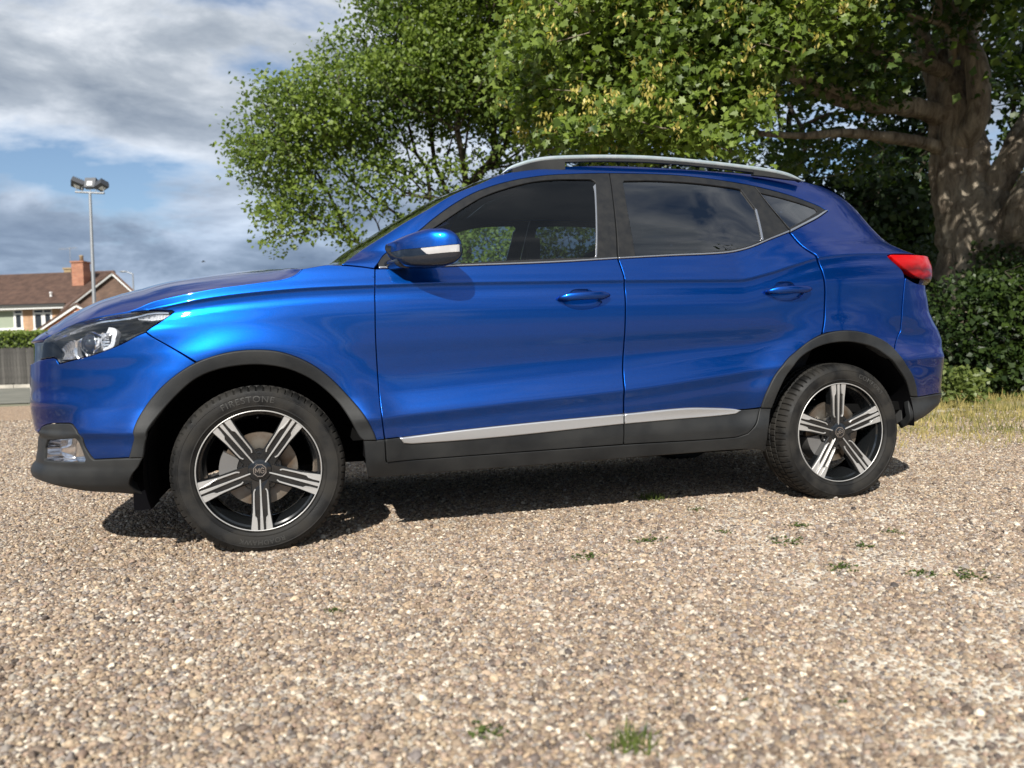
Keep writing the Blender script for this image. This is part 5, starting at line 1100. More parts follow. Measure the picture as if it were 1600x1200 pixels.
BR = [E3(1130, 60, 8.0, 1.0, .8, .85), E3(1060, 150, 7.9, .75, .6, .50), E3(1000, 200, 7.7, .62, .5, .28), E3(1110, 205, 7.7, .42, .45, .30), E3(930, 215, 7.9, .55, .5, .22), E3(1160, 180, 7.8, .22, .35, .42), E3(960, 60, 8.4, 1.2, 1., .9), E3(1200, 20, 8.3, .75, .8, .62), E3(1050, -60, 8.3, 1.6, 1.1, .6), E3(870, 120, 9.3, .8, .8, .9), E3(1270, -20, 8.8, .7, .8, .7)]
BR2 = [E3(1330, 40, 9.6, .9, .8, .85), E3(1450, -20, 9.7, 1.2, 1.0, .42), E3(1580, -20, 9.8, .7, 1., .6), E3(1380, 130, 10.2, .5, .6, .3), E3(1590, 120, 10.6, .35, .6, .8), E3(1290, 130, 10.2, .8, .7, .5), E3(1250, -120, 9.5, 1.8, 1.4, .7), E3(1500, -120, 10, 1.8, 1.4, .8), E3(1330, -260, 8.6, 1.7, 1.2, .7), E3(1480, -330, 8.8, 1.7, 1.2, .8), E3(1400, -520, 7.8, 1.8, 1.3, .8), E3(1620, -250, 9.2, 1.2, 1.2, .8), E3(1220, 240, 11.3, .5, .7, .35), E3(1330, 245, 11.6, .9, .7, .35)]  # ellipsoids well above the view are added to shade the trunk
root_l = [at(1330, 150, 10.2), at(1240, 110, 9.7), at(1170, 60, 9.2)]
tgs = list(crown_pts(BR, 520)); sg_, _, _ = skeleton(root_l, tgs, .0045, 2.3, .12, .3)
tgs2 = list(crown_pts(BR2, 520)); sg2, _, _ = skeleton([at(1490, 110, 11), at(1440, 98, 10.7), at(1390, 86, 10.5)], tgs2, .0045, 2.3, .12, .3)
m, t, b = pm('twig', (.24, .20, .15), .8); br_ = tubes('twigs', rel(mt, sg_+sg2), M['twig'], mt, 4); br_['kind'] = 'stuff'
bp_ = np.concatenate([np.array(tgs), np.array(crown_pts(BR, 680))]); lp = clumps(bp_, 25, .13, .6)-mo
cr_ = foliage('crown', lp, .088, M['maple_leaf'], mt, 'maple', tint0=.62, tsc=.3); cr_['kind'] = 'stuff'
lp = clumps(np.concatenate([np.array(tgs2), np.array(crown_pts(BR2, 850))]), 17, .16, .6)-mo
cr_ = foliage('upper_crown', lp, .100, M['maple_leaf'], mt, 'maple', tint0=.20, tsc=.3); cr_['kind'] = 'stuff'  # low tint paints canopy shade into these leaves
SUNB = -np.array(SUN_DIR)
BR3 = [E3(1700, -60, 8., 1.2, 1.2, .7), E3(1800, -250, 7., 1.6, 1.4, .9), E3(1650, -170, 8.2, 1.2, 1.2, .7), E3(1930, -330, 6.4, 1.6, 1.4, .9), E3(1640, 60, 8.8, .6, .8, .45)]  # unseen foliage off to the right, added to dapple the trunk with shade
BR4 = [E3(1130, -270, 11, 2.4, 1.6, 1.2), E3(1330, -300, 11, 2.2, 1.6, 1.2), E3(1530, -320, 11.5, 2.2, 1.6, 1.3), E3(960, -230, 11.5, 2.2, 1.6, 1.2), E3(1250, -420, 10, 2.2, 1.6, 1.2)]  # unseen top of the maple, added to shade the trees behind
lp = clumps(np.array(crown_pts(BR4, 1000)), 15, .30, .6)-mo
cr_ = foliage('top_shade_crown', lp, .16, M['maple_leaf'], mt, 'quad', tint0=.4); cr_['kind'] = 'stuff'
BR5 = [E3(1530, -300, 8.1, 1.5, 1.0, .6), E3(1390, -300, 8.1, 1.3, 1.0, .6), E3(1660, -330, 8.1, 1.2, 1.0, .6)]  # unseen foliage overhead, added to shade the upper crown
lp = clumps(np.array(crown_pts(BR5, 420)), 15, .24, .6)-mo
cr_ = foliage('front_shade_crown', lp, .13, M['maple_leaf'], mt, 'simple', tint0=.4); cr_['kind'] = 'stuff'
lp = clumps(np.array(crown_pts(BR3, 230)), 13, .22, .6)-mo
cr_ = foliage('yard_shade_crown', lp, .125, M['maple_leaf'], mt, 'simple', tint0=.3); cr_['kind'] = 'stuff'
# hanging bunches of winged seeds
sdp = bp_[rng.choice(len(bp_), 420)]+rng.normal(size=(420, 3))*.10; sdp = sdp-CF_*.16+SUNB*.06
sp_p = np.repeat(sdp, 14, 0)+rng.normal(size=(420*14, 3))*[.035, .035, .045]-mo
n_ = len(sp_p); so_ = leaves('seed_bunches', sp_p, unit(n_)+[-.2, -.8, .2], unit(n_)*.5+[0, 0, -1.], (.052*rng.uniform(.7, 1.2, n_)), np.clip(rng.normal(.6, .25, n_), 0, 1), LEAF_Q*[.55, 1], LEAF_QT, M['seed'], mt); so_['kind'] = 'stuff'
# the leaves that show largest, one by one, at the near side of the bough
fr = bp_[np.argsort(bp_@CF_)[:150]]; lpos = clumps(fr, 2, .12)[:280]
proto = []
for k in range(4):
    o = leaves('leaf', np.zeros((1, 3)), np.array([[0, 0, 1.]]), np.array([[0, 1., 0]]), np.array([.095]), np.array([.45+.15*k]), LEAF, LEAF_T, M['maple_leaf'], mt); proto.append(o.data); bpy.data.objects.remove(o)
for k, q in enumerate(lpos):
    o = bpy.data.objects.new('leaf', proto[k % 4]); COL.objects.link(o); o.parent = mt; o.location = q-mo-CF_*.05
    nrm = Vector((rng.normal()*.5-.3, rng.normal()*.5-.7, .6+rng.normal()*.4)).normalized(); o.rotation_euler = nrm.to_track_quat('Z', 'Y').to_euler(); o.rotation_euler.rotate_axis('Z', rng.uniform(0, 6.28)); s_ = rng.uniform(.7, 1.2); o.scale = (s_, s_, s_)

# --- trees that close the background behind the maple ----------------
def back_tree(px, depth, blobs, label, n=420, per=26, leaf=.15, mat='shaded_leaf', spread=.26, tint0=.4, trunk_top=300, kind='quad'):
    g = ground_at(px, depth); t_ = empty('woodland_tree', g); tag(t_, label, 'tree', 'trees standing behind the old maple')
    nodes = [np.array(g)+(0, 0, -.1), at(px+rng.uniform(-8, 8), 480, depth), at(px, trunk_top, depth)]
    tg2 = list(crown_pts(blobs, n//2)); sg, _, _ = skeleton(nodes, tg2, .010, 2.4, .12, .3)
    tubes('trunk', rel(t_, [s for s in sg if s[1] > .03]), M['dark_bark'], t_, 7); o = tubes('branches', rel(t_, [s for s in sg if s[1] <= .03]), M['dark_bark'], t_, 3); o['kind'] = 'stuff'
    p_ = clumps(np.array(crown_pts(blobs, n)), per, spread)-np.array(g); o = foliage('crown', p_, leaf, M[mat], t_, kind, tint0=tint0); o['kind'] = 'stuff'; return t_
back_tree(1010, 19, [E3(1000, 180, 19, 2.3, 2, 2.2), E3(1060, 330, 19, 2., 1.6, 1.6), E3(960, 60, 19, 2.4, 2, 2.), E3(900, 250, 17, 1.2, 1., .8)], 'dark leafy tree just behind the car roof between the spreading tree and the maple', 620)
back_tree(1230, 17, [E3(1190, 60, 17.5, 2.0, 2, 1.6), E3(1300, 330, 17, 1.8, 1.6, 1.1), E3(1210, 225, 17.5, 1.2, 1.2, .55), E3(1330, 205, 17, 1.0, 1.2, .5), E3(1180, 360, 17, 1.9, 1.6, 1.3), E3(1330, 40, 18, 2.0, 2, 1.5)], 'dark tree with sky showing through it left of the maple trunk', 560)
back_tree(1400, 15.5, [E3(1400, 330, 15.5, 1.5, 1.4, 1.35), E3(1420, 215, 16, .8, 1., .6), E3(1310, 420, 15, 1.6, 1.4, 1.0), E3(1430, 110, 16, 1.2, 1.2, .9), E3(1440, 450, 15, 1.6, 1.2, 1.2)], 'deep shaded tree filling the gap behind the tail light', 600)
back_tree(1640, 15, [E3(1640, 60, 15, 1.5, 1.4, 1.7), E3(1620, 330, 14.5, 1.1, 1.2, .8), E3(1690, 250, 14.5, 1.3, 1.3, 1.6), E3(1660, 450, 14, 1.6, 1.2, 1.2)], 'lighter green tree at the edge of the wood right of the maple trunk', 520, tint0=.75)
# a tree across the yard, seen as a reflection in the rear door window
t_ = empty('roadside_tree', (8.9, -8.0, 0)); tag(t_, 'leafy tree across the yard, mirrored in the dark rear door window', 'tree')
bl_ = [(np.array((8.9, -8., 5.6)), (2.4, 2.4, 2.2)), (np.array((10.0, -7.2, 7.2)), (2.1, 2.1, 1.8)), (np.array((7.6, -8.4, 5.0)), (1.6, 1.6, 1.2))]
sg, _, _ = skeleton([np.array((8.9, -8., -.1)), np.array((8.9, -8., 2.2)), np.array((9.0, -8., 4.))], list(crown_pts(bl_, 160)), .012, 2.4, .12, .4)
tubes('trunk', rel(t_, [s for s in sg if s[1] > .03]), M['dark_bark'], t_, 8); o = tubes('branches', rel(t_, [s for s in sg if s[1] <= .03]), M['dark_bark'], t_, 3); o['kind'] = 'stuff'
o = foliage('crown', clumps(np.array(crown_pts(bl_, 420)), 20, .3)-np.array((8.9, -8., 0)), .2, M['shaded_leaf'], t_, 'quad', tint0=.5); o['kind'] = 'stuff'
# far woodland seen only through gaps
def bush(px, py, depth, rx, rz, label, n=150, per=26, leaf=.08, mat='shaded_leaf', tint0=.5, kind='simple'):
    tint0 = tint0-.12; g = ground_at(px, depth); c = at(px, py, depth); b_ = empty('bush', g); tag(b_, label, 'bush', 'bushes under the old maple')  # tint lowered so the leaf colour carries the undergrowth shade
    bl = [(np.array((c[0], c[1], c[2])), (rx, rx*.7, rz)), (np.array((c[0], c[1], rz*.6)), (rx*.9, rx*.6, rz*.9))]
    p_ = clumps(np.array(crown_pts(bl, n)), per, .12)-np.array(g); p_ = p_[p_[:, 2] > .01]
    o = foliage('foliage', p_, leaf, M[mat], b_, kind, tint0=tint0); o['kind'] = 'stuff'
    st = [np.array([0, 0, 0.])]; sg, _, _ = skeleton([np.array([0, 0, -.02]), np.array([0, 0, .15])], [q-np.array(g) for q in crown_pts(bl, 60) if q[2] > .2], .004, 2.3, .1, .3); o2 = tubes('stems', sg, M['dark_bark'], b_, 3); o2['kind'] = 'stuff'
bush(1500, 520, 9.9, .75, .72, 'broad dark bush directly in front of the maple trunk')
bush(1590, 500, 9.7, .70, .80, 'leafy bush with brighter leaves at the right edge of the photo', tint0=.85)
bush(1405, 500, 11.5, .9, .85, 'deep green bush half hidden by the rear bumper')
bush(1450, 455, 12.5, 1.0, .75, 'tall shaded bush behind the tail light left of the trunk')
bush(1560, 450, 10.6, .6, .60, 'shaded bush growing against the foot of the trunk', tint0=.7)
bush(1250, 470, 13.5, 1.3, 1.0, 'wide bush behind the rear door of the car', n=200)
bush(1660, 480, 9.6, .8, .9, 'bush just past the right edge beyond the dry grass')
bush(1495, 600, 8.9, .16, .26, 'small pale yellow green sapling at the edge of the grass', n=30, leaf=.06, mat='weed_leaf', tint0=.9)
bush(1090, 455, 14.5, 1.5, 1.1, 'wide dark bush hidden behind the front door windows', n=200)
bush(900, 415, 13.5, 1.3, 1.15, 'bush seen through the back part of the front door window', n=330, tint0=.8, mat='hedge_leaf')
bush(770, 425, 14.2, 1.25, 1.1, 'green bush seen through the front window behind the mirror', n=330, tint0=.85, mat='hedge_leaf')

# --- dry grass at the right -------------------------------------------
ga = [ground_at(p_, d_) for p_, d_ in ((1330, 7.4), (1440, 5.75), (1700, 5.15), (2100, 4.9), (2100, 14), (1200, 16), (1000, 12.6))]
gs = mesh_obj('grass_verge', [(q[0], q[1], .004) for q in ga], [tuple(range(len(ga)))], pm('verge', (.2, .17, .08), .95)[0]); gs['kind'] = 'structure'
t = M['verge'].node_tree; vary(t, t.nodes['Principled BSDF'], (.13, .12, .05), (.36, .29, .15), 2.2, bump=.8, bscale=60)
poly = np.array([(q[0], q[1]) for q in ga]); n_ = 120000
c_ = rng.random((n_, 2))*(poly.max(0)-poly.min(0))+poly.min(0); c_ = c_[pip(c_, poly)]
dd_ = (c_-CAMP[:2])@CF_[:2]; c_ = c_[(dd_ < 10.5)]; 
den = np.array([noise.noise(Vector((q[0]*1.1, q[1]*1.1, 3.))) for q in c_]); c_ = c_[den+rng.normal(0, .25, len(c_)) > -.12]
# a few blades spread onto the stones
ex = rng.random((9000, 2))*[3.2, 1.9]+ground_at(1330, 5.2)[:2]-[0.1, .3]; ex = ex[(rng.random(len(ex)) < .45)]
c_ = np.concatenate([c_, ex]); n_ = len(c_); dd_ = (c_-CAMP[:2])@CF_[:2]
hh = rng.uniform(.03, .085, n_)*np.interp(dd_, [5., 6.5, 9], [.45, .95, 1.25])*np.where(rng.random(n_) < .06, 2., 1.)
tn = np.clip(.72+.9*np.array([noise.noise(Vector((q[0]*1.7, q[1]*1.7, 9.))) for q in c_])+rng.normal(0, .22, n_), 0, 1)
BL_ = np.array([(-.035, 0), (.035, 0), (.022, .55), (0, 1.)]); BT_ = [(0, 1, 2), (0, 2, 3)]
go = leaves('dry_grass', np.c_[c_, np.zeros(n_)], unit(n_)*[1, 1, .2], unit(n_)*[.5, .5, .1]+[0, 0, 1.], hh, tn, BL_*[1.25, 1], BT_, M['grass_leaf'], None, .3); tag(go, 'dry yellow and green grass between the gravel and the bushes', 'grass', kind='stuff')
# --- weeds in the gravel ------------------------------------------------
WEEDS = [((1020, 784), 'tuft of fine grass at the edge of the car shadow', 1, .06), ((1010, 849), 'flat dark green weed nearest the middle of the gravel', 0, .05), ((916, 874), 'small dull green weed left of the flat dark one', 0, .045),
         ((1228, 850), 'green weed in front of the rear wheel', 0, .055), ((1250, 826), 'weed patch close behind the one in front of the rear wheel', 0, .04), ((1313, 893), 'pale weed right of centre on the worn pale strip', 0, .045), ((1345, 858), 'tiny weed right of the rear wheel on open gravel', 0, .035),
         ((1518, 905), 'green weed near the right edge of the gravel', 0, .055), ((985, 1172), 'grass tuft at the bottom edge of the photo', 1, .045), ((1322, 1112), 'broad leaved weed with one upright leaf at the lower right', 2, .05), ((1168, 1106), 'small weed left of the broad leaved one', 2, .03),
         ((521, 961), 'single bright green sprig alone at the lower left', 0, .025), ((1088, 800), 'small green sprig just right of the fine grass tuft', 0, .035), ((1130, 835), 'low weed midway between sprig and rear wheel', 0, .03), ((1395, 836), 'yellowish weed behind the pale strip at the right', 0, .035), ((1440, 902), 'faint brown weed left of the right edge weed', 0, .04), ((760, 1152), 'dull weed at the bottom left of the grass tuft', 0, .035)]
def ground_px(px, py):
    d = CF_+CR_*(px-800)/FPX-CU_*(py-600)/FPX; k = -CAMP[2]/d[2]; return CAMP+d*k
for (px_, py_), lb, kd, rad in WEEDS:
    g = ground_px(px_, py_); w_ = empty('weed', g); tag(w_, lb, 'weed', 'weeds growing in the gravel')
    if kd == 1:
        n_ = 130; q = np.c_[rng.normal(0, rad*.5, (n_, 2)), np.full(n_, .006)]; o = leaves('blades', q, unit(n_)*[1, 1, .3], unit(n_)*[.9, .9, 0]+[0, 0, .9], rad*rng.uniform(.35, .9, n_), np.clip(rng.normal(.6, .2, n_), 0, 1), BL_*[1.4, 1], BT_, M['weed_leaf'], w_); o['kind'] = 'stuff'
    elif kd == 0:
        n_ = 90; q = np.c_[rng.normal(0, rad*.55, (n_, 2)), .008+.010*rng.random(n_)]; o = leaves('foliage', q, unit(n_)*.5+[0, 0, 1.], unit(n_), rad*.42*rng.uniform(.5, 1., n_), np.clip(rng.normal(.4, .2, n_), 0, 1), LEAF_S, LEAF_ST, M['weed_leaf'], w_); o['kind'] = 'stuff'
    else:
        for k in range(7):
            a = k*2.4; l = leaves('leaf', np.array([[0, 0, .010]]), np.array([[.2*math.cos(a), .2*math.sin(a)-.3, 1.]]), np.array([[math.cos(a), math.sin(a), .25 if k else 2.]]), np.array([rad*rng.uniform(.7, 1.1)]), np.array([.3+.1*rng.random()]), LEAF_S, LEAF_ST, M['weed_leaf'], w_)

# --- left background: lane, kerb, fence, hedge ---------------------------
YR = math.atan2(CR_[1], CR_[0])        # facades face the yard
def local(o, X, Yd, Z): return (X, Yd, Z)
m, t, b = pm('tarmac', (.09, .09, .085), .9); vary(t, b, (.13, .128, .10), (.20, .19, .15), 1.2)
m, t, b = pm('verge2', (.25, .24, .15), .95); vary(t, b, (.36, .34, .27), (.60, .55, .45), 1.6)
rs_ = empty('scenery_origin', (0, 0, 0)); bpy.data.objects.remove(rs_)
def strip(name, d0, d1, mat, z, p0=-1500, p1=620):
    q = [ground_at(p0, d0), ground_at(p1, d0), ground_at(p1, d1), ground_at(p0, d1)]; o = mesh_obj(name, [(a[0], a[1], z) for a in q], [(0, 1, 2, 3)], mat); o['kind'] = 'structure'; return o
strip('lane', 16.0, 27.5, M['tarmac'], .006); strip('lane_verge', 28.0, 32.0, M['verge2'], .006)
m, t, b = pm('kerb', (.42, .39, .34), .9); vary(t, b, (.33, .31, .27), (.50, .46, .40), 3)
kr = empty('kerb_line', ground_at(60, 27.7), YR); kr['kind'] = 'structure'
kb_me = None
for k in range(-14, 12):
    if kb_me is None: o = box('kerb_stone', (0, 0, 0), (.90, .16, .12), M['kerb'], kr); kb_me = o.data
    else: o = bpy.data.objects.new('kerb_stone', kb_me); COL.objects.link(o); o.parent = kr
    o.location = (k*.915, rng.uniform(-.01, .01), 0)
fn = empty('board_fence', ground_at(60, 32.0), YR); tag(fn, 'weathered grey board fence below the hedge at the far left', 'fence')
m, t, b = pm('fence_board', (.14, .13, .115), .9); oi = t.nodes.new('ShaderNodeObjectInfo'); tcn = t.nodes.new('ShaderNodeTexCoord')
c = mixc(t, 1., ramp(t, noise_(t, tcn.outputs['Object'], 5, 5), [(.3, (.045, .043, .040)), (.7, (.095, .090, .082))]), ramp(t, oi.outputs['Random'], [(0, .7), (1, 1.25)]), 'MULTIPLY'); t.links.new(c, b.inputs['Base Color'])
bm_ = None
for k in range(-90, 60):
    if bm_ is None: o = box('board', (0, 0, .05), (.118, .022, 1.5), M['fence_board'], fn); bm_ = o.data
    else: o = bpy.data.objects.new('board', bm_); COL.objects.link(o); o.parent = fn
    o.location = (k*.125, rng.uniform(-.008, .008), rng.uniform(-.03, .02))
for z_ in (.35, 1.2): box('rail', (-11.3, .03, z_), (7.5, .07, z_+.09), M['fence_board'], fn)
for k in range(-6, 5): box('post', (k*1.83, .08, 0), (k*1.83+.10, .18, 1.5), M['fence_board'], fn)
hd = empty('hedge', ground_at(60, 33.6), YR); tag(hd, 'clipped bright green hedge rising above the board fence', 'hedge')
n_ = 17000; q = np.c_[rng.uniform(-11, 7, n_), rng.uniform(-.7, .7, n_), rng.uniform(.3, 2.2, n_)]
top = 2.12+.10*np.array([noise.noise(Vector((a*1.3, 0, 4.))) for a in q[:, 0]]); sel = rng.random(n_) < .6; q[sel, 2] = (top+rng.normal(0, .05, n_))[sel]; q[~sel, 1] = -.7+rng.normal(0, .06, (~sel).sum())
o = leaves('foliage', q, unit(n_)*.8+[-.2, -.5, .8], unit(n_), .13*rng.uniform(.6, 1.2, n_), np.clip(rng.normal(.65, .22, n_), 0, 1), LEAF_S, LEAF_ST, M['hedge_leaf'], hd); o['kind'] = 'stuff'
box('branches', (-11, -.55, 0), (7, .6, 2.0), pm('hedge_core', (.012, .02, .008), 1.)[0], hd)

# --- the brick house ------------------------------------------------------
HD = 50.; hs = HD/FPX
h0 = ground_at(90, HD); HO = empty('brick_house', h0, YR); tag(HO, 'brown roofed brick house with white gable boards and tall chimney at the far left', 'house')
HZ = 568.
def hp_(px, py, back=0.): 
    k = (HD+back)/HD
    return ((px-800)*hs*k-(90-800)*hs, back, CAMP[2]+(HZ-py)*hs*k)
m, t, b = pm('brick_wall', (.42, .20, .11), .9); tcn = t.nodes.new('ShaderNodeTexCoord')
def brickmat(name, c1, c2, mo_):
    m, t, b = pm(name, c1, .9); tcn = t.nodes.new('ShaderNodeTexCoord'); mp = t.nodes.new('ShaderNodeMapping'); mp.inputs['Rotation'].default_value = (math.radians(90), 0, 0); t.links.new(tcn.outputs['Object'], mp.inputs[0])
    bk_ = t.nodes.new('ShaderNodeTexBrick'); bk_.inputs['Scale'].default_value = 1.; bk_.inputs['Brick Width'].default_value = .225; bk_.inputs['Row Height'].default_value = .075; bk_.inputs['Mortar Size'].default_value = .006
    bk_.inputs['Color1'].default_value = (*c1, 1); bk_.inputs['Color2'].default_value = (*c2, 1); bk_.inputs['Mortar'].default_value = (*mo_, 1); t.links.new(mp.outputs[0], bk_.inputs['Vector'])
    t.links.new(mixc(t, 1., bk_.outputs['Color'], ramp(t, noise_(t, tcn.outputs['Object'], 1.5, 5), [(.3, .75), (.7, 1.2)]), 'MULTIPLY'), b.inputs['Base Color'])
brickmat('brick_wall', (.40, .22, .12), (.52, .31, .17), (.42, .36, .28)); brickmat('brick_red', (.44, .15, .08), (.55, .24, .12), (.40, .3, .22)); brickmat('brick_chimney', (.33, .13, .08), (.42, .19, .11), (.3, .22, .17))
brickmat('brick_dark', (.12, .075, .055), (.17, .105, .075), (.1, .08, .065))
m, t, b = pm('white_paint', (.78, .78, .76), .5); m, t, b = pm('roof_tile', (.10, .060, .045), .85); vary(t, b, (.085, .050, .038), (.150, .090, .066), 2.5, detail=6)
pm('window_dark', (.03, .035, .04), .05, 0, .5); pm('net_curtain', (.30, .34, .26), .8)
# roof: rows of overlapping courses, ridge at the back
ry, ey, back = 426, 472, 4.2
def slab(name, quad, th, mat, par):
    """a thin plate from four corners (counter-clockwise seen from outside)"""
    q = [Vector(a) for a in quad]; n = (q[1]-q[0]).cross(q[3]-q[0]).normalized()*th; v = [tuple(a) for a in q]+[tuple(a-n) for a in q]
    return mesh_obj(name, v, [(0, 1, 2, 3), (7, 6, 5, 4), (0, 4, 5, 1), (1, 5, 6, 2), (2, 6, 7, 3), (3, 7, 4, 0)], mat, par)
e0, e1 = hp_(-90, ey, -.3), hp_(150, ey, -.3); r0, r1 = hp_(-90, ry, back), hp_(186, ry-2, back)
rf = slab('roof', (e0, e1, r1, r0), .12, M['roof_tile'], HO)
NR = 22
for k in range(NR):
    s0, s1 = k/NR, (k+1)/NR; L = lambda a, b_, s: tuple(a[i]*(1-s)+b_[i]*s for i in range(3))
    a0, a1 = L(e0, r0, s0), L(e1, r1, s0); b0_, b1_ = L(e0, r0, s1), L(e1, r1, s1); up_ = .045
    slab('tile_course', ((a0[0], a0[1]-.02, a0[2]+up_+.03), (a1[0], a1[1]-.02, a1[2]+up_+.03), (b1_[0], b1_[1], b1_[2]+up_-.005), (b0_[0], b0_[1], b0_[2]+up_-.005)), .03, M['roof_tile'], rf)
wy = .15
def wall(name, x0, x1, z0, z1, y, mat, par=HO, th=.25, holes=()):
    """a wall with window openings, in house metres"""
    xs = sorted({x0, x1, *[h for q in holes for h in q[:2]]}); zs = sorted({z0, z1, *[h for q in holes for h in q[2:]]}); bm = bmesh.new()
    o_ = None; v, f = [], []
    for i in range(len(xs)-1):
        for j in range(len(zs)-1):
            cx, cz = (xs[i]+xs[i+1])/2, (zs[j]+zs[j+1])/2
            if any(h[0] < cx < h[1] and h[2] < cz < h[3] for h in holes): continue
            o2 = len(v); v += [(x, yy2, z) for x in (xs[i], xs[i+1]) for yy2 in (y, y+th) for z in (zs[j], zs[j+1])]
            f += [tuple(o2+k for k in q) for q in ((0, 1, 3, 2), (4, 6, 7, 5), (0, 4, 5, 1), (2, 3, 7, 6), (0, 2, 6, 4), (1, 5, 7, 3))]
    return mesh_obj(name, v, f, mat, par)
X = lambda px: hp_(px, 0)[0]; Zh = lambda py: hp_(0, py)[2]
wins = [(X(-75), X(-45), Zh(509), Zh(479)), (X(-30), X(37), Zh(509), Zh(479)), (X(53), X(83), Zh(511), Zh(479))]
wall('wall', X(-90), X(150), 0, Zh(474), wy, M['brick_wall'], holes=wins)
slab('fascia', (hp_(-90, 479, -.35), hp_(112, 479, -.35), hp_(112, 473, -.35), hp_(-90, 473, -.35)), .03, M['white_paint'], HO); box('gutter', (X(-90), -.50, Zh(475)), (X(112), -.38, Zh(472.5)), pm('gutter', (.05, .05, .05), .4)[0], HO)
def window(x0, x1, z0, z1, splits, yb=wy):
    fr = empty('window', ((x0+x1)/2, yb, z0)); fr.parent = HO; w_ = .07; ox = (x0+x1)/2
    def fb(n, a, b_, c_, d, yo=0., mat=M['white_paint']): return box(n, (a-ox, yo, c_-z0), (b_-ox, yo+.06, d-z0), mat, fr)
    fb('frame', x0, x1, z0, z0+w_); fb('frame', x0, x1, z1-w_, z1); 
    xs = [x0]+[X(s) for s in splits]+[x1]
    for i, x in enumerate(xs):
        fb('frame', max(x0, x-w_/2) if 0 < i < len(xs)-1 else (x if i == 0 else x-w_), (x+w_/2) if 0 < i < len(xs)-1 else (x+w_ if i == 0 else x), z0+w_+.001, z1-w_-.001, .002)
    for i in range(len(xs)-1):
        small = (xs[i+1]-xs[i]) < 1.0
        fb('pane', xs[i]+.05, xs[i+1]-.05, z0+.05, z1-.05, .035, M['window_dark'] if small else M['net_curtain'])
        if small:
            zt = z1-.32; fb('frame', xs[i]+.04, xs[i+1]-.04, zt, zt+.10, -.01); fb('casement', xs[i]+.04, xs[i]+.12, z0+.05, zt, -.012); fb('casement', xs[i+1]-.12, xs[i+1]-.04, z0+.05, zt, -.012)
    fb('sill', x0-.06, x1+.06, z0-.08, z0, -.06)
window(*wins[0], []); window(*wins[1], [23]); window(*wins[2], [69])
# wing with the big gable
gb0 = -2.2
ap, lf, rt = hp_(182, 424, gb0), hp_(101, 481, gb0), hp_(222, 460, gb0)
v = [hp_(104, 483, gb0+.12), hp_(220, 483, gb0+.12), hp_(220, 463, gb0+.12), hp_(182, 429, gb0+.12)]
gw = [hp_(104, 482, gb0+.1), hp_(104, 600, gb0+.1), hp_(225, 600, gb0+.1), hp_(225, 466, gb0+.1), hp_(182, 428, gb0+.1)]
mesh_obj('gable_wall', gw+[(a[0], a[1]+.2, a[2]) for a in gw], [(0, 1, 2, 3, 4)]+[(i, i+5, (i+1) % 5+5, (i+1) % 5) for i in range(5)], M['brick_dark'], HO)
def barge(a, b_, w_, mat=M['white_paint'], th=.06, name='bargeboard', y=None):
    a, b_ = Vector(a), Vector(b_); d = (b_-a).normalized(); n = Vector((-d.z, 0, d.x))*w_
    if n.z > 0: n = -n
    v = [a, b_, b_+n, a+n]; return mesh_obj(name, [tuple(q) for q in v]+[tuple(q+Vector((0, th, 0))) for q in v], [(0, 1, 2, 3), (7, 6, 5, 4), (0, 4, 5, 1), (1, 5, 6, 2), (2, 6, 7, 3), (3, 7, 4, 0)], mat, HO)
pm('grey_paint', (.42, .43, .42), .6)
barge(hp_(182, 423.5, gb0-.1), hp_(98, 483, gb0-.1), .20, M['grey_paint']); barge(hp_(182, 423.5, gb0-.1), hp_(228, 468, gb0-.1), .20, M['white_paint'])
slab('wing_roof', (hp_(97, 484, gb0-.15), hp_(182, 422.5, gb0-.15), hp_(186, 424, 4.2), hp_(110, 470, 0.)), .12, M['roof_tile'], HO)
slab('wing_roof', (hp_(182, 422.5, gb0-.15), hp_(229, 469, gb0-.15), hp_(226, 469, 6.), hp_(182, 424, 6.)), .12, M['roof_tile'], HO)
# small front gable of red brick
gy_0 = -4.5
gv = [hp_(60, 512, gy_0+.1), hp_(60, 600, gy_0+.1), hp_(170, 600, gy_0+.1), hp_(170, 505, gy_0+.1), hp_(123, 476, gy_0+.1)]
mesh_obj('porch_wall', gv+[(a[0], a[1]+.2, a[2]) for a in gv], [(0, 1, 2, 3, 4)]+[(i, i+5, (i+1) % 5+5, (i+1) % 5) for i in range(5)], M['brick_red'], HO)
barge(hp_(123, 471.5, gy_0-.05), hp_(54, 514, gy_0-.05), .20); barge(hp_(123, 471.5, gy_0-.05), hp_(172, 500, gy_0-.05), .20)
slab('porch_roof', (hp_(53, 514.5, gy_0-.1), hp_(123, 470.5, gy_0-.1), hp_(126, 473, -1.9), hp_(62, 510, -1.9)), .10, M['roof_tile'], HO); slab('porch_roof', (hp_(123, 470.5, gy_0-.1), hp_(174, 500.5, gy_0-.1), hp_(172, 499, -1.9), hp_(126, 473, -1.9)), .10, M['roof_tile'], HO)
box('porch_light', tuple(hp_(120, 491, gy_0-.05)), tuple(a+b_ for a, b_ in zip(hp_(127, 485, gy_0-.05), (0, .14, 0))), M['white_paint'], HO)
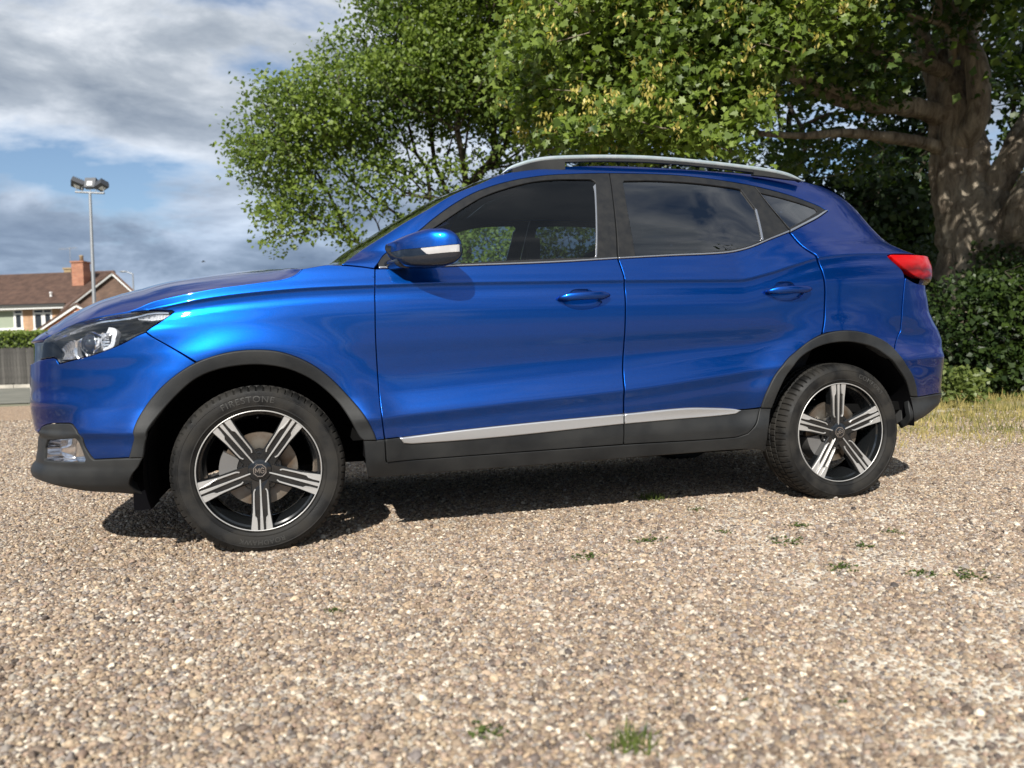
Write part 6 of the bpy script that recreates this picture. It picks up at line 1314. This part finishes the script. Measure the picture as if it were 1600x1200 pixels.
# chimneys, flashing, vent
cy = 2.0
def chim(x0, x1, ytop, ybot, yb, d, mat, name='chimney'):
    a = hp_(x0, ybot, yb); b_ = hp_(x1, ytop, yb); o = box(name, a, (b_[0], a[1]+d, b_[2]), mat, HO)
    box('chimney_cap', (a[0]-.06, a[1]-.06, b_[2]), (b_[0]+.06, a[1]+d+.06, b_[2]+.10), mat, o); return o, a, b_
o, a, b_ = chim(119, 137, 409, 452, cy, .9, M['brick_chimney'])
rows_ = [[(b_[0]-.28+r*math.cos(w), a[1]+.4+r*math.sin(w), z) for w in np.linspace(0, 2*math.pi, 12, endpoint=False)] for r, z in ((.12, b_[2]+.1), (.11, b_[2]+.42), (.13, b_[2]+.44), (.13, b_[2]+.50))]
loft('chimney_pot', rows_, pm('pot', (.35, .27, .17), .8)[0], o, closed=True, caps=True)
slab('flashing', ((a[0]-.12, a[1]-.12, a[2]+.02), (b_[0]+.12, a[1]-.12, a[2]+.02), (b_[0]+.12, a[1]-.02, a[2]+.24), (a[0]-.12, a[1]-.02, a[2]+.24)), .04, M['white_paint'], HO)
chim(107, 118, 419, 440, 4.5, .7, pm('chim2', (.34, .25, .14), .9)[0])
vq = hp_(85, 466, .6); rows_ = [[(vq[0]+r*math.cos(w), vq[1]+r*math.sin(w), vq[2]+z) for w in np.linspace(0, 2*math.pi, 12, endpoint=False)] for r, z in ((.25, -.1), (.22, 0), (.08, .04), (.07, .42), (.10, .44), (.10, .50))]
loft('roof_vent', rows_, M['white_paint'], HO, closed=True, caps=True)
# aerial
pm('galv', (.36, .37, .38), .45, .6); aq = hp_(118, 412, 2.2)
AE = empty('tv_aerial', (0, 0, 0)); bpy.data.objects.remove(AE)
am = tubes('aerial_mast', [(np.array(aq), .018, np.array(hp_(118, 385, 2.2)), .018)], M['galv'], HO, 6)
tubes('aerial_boom', [(np.array(hp_(101, 388, 2.2)), .014, np.array(hp_(129, 386, 2.2)), .014)]+[(np.array(hp_(x, 385, 2.2)), .008, np.array(hp_(x, 390, 2.2)), .008) for x in range(102, 130, 3)], M['galv'], am, 4)

# --- flood light mast --------------------------------------------------
FD = 25.; fo = ground_at(150, FD); FM = empty('floodlight_mast', fo, YR); tag(FM, 'tall grey mast with three floodlights on a cross bar behind the bonnet', 'floodlight')
base = np.array(fo); c_, s_ = math.cos(-YR), math.sin(-YR)
def fl(px, py, dd=0.): 
    q = at(px, py, FD+dd)-base; return np.array((q[0]*c_-q[1]*s_, q[0]*s_+q[1]*c_, q[2]))
topq = fl(140.5, 301)
tubes('pole', [(np.array([topq[0]*0+fl(150, 560)[0]*0, 0, 0.]), .065, topq*.5+np.array([0, 0, 0]), .055), (topq*.5, .055, topq, .042)], M['galv'], FM, 14)
tubes('crossbar', [(fl(118, 300), .03, fl(163, 302), .03)], M['galv'], FM, 8)
pm('lamp_housing', (.07, .075, .085), .5, .3); pm('lamp_glass', (.75, .76, .74), .12, 0, .6)  # pale glass colour stands in for reflected sun
def flood(px, py, w_, h_, tx, ty_, rz, par=FM):
    c = fl(px, py); e = empty('floodlight_head', tuple(c)); e.parent = par; e.rotation_euler = (tx, ty_, rz)
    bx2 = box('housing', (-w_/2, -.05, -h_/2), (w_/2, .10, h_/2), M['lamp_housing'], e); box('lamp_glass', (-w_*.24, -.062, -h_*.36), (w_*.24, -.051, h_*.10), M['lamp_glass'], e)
    for i in range(7): box('cooling_fin', (-w_*.45+i*w_*.15, .10, -h_*.45), (-w_*.45+i*w_*.15+.012, .15, h_*.45), M['lamp_housing'], e)
    return e
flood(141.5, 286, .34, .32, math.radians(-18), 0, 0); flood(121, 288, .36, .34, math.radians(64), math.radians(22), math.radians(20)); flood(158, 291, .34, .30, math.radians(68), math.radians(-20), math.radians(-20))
for x_, yv_ in ((119, 291), (128, 292), (141, 293), (150, 295), (162, 292)): tubes('bracket', [(fl(x_, 300.5), .012, fl(x_, yv_), .012)], M['galv'], FM, 6)

SL = empty('street_lamp', ground_at(214, 60.), YR); tag(SL, 'slim street lamp with a short arm right of the house gable', 'street lamp')
zt = at(213, 428, 60.)[2]
tubes('pole', [(np.zeros(3), .08, np.array([0, 0, zt]), .05), (np.array([0, 0, zt-.02]), .04, np.array([-.5, 0, zt+.16]), .035)], M['galv'], SL, 8)
rows_ = [[(-.45-x_, .10*w_*math.cos(a), zt+.17+.06*w_*math.sin(a)) for a in np.linspace(0, 2*math.pi, 10, endpoint=False)] for x_, w_ in ((0, .5), (.1, 1.), (.35, 1.1), (.5, .6))]
loft('lamp_head', rows_, M['galv'], SL, closed=True, caps=True)
# a bird far off
BD = empty('bird', at(317, 409, 45.)); tag(BD, 'tiny dark bird gliding in the sky above the bonnet', 'bird')
BD.scale = (.6, .6, .6)
rows_ = [[(x_, r*math.cos(a), r*math.sin(a)) for a in np.linspace(0, 2*math.pi, 8, endpoint=False)] for x_, r in ((-.16, .005), (-.12, .03), (0, .045), (.12, .03), (.22, .02), (.26, .004))]
pm('feather', (.03, .03, .03), .8); loft('body', rows_, M['feather'], BD, closed=True, caps=True)
for sg in (1, -1): mesh_obj('wing', [(-.06, 0, .02), (.08, 0, .02), (.10, .22*sg, .10), (.14, .42*sg, .05), (.02, .24*sg, .11)], [(0, 1, 2, 4), (4, 2, 3)], M['feather'], BD)
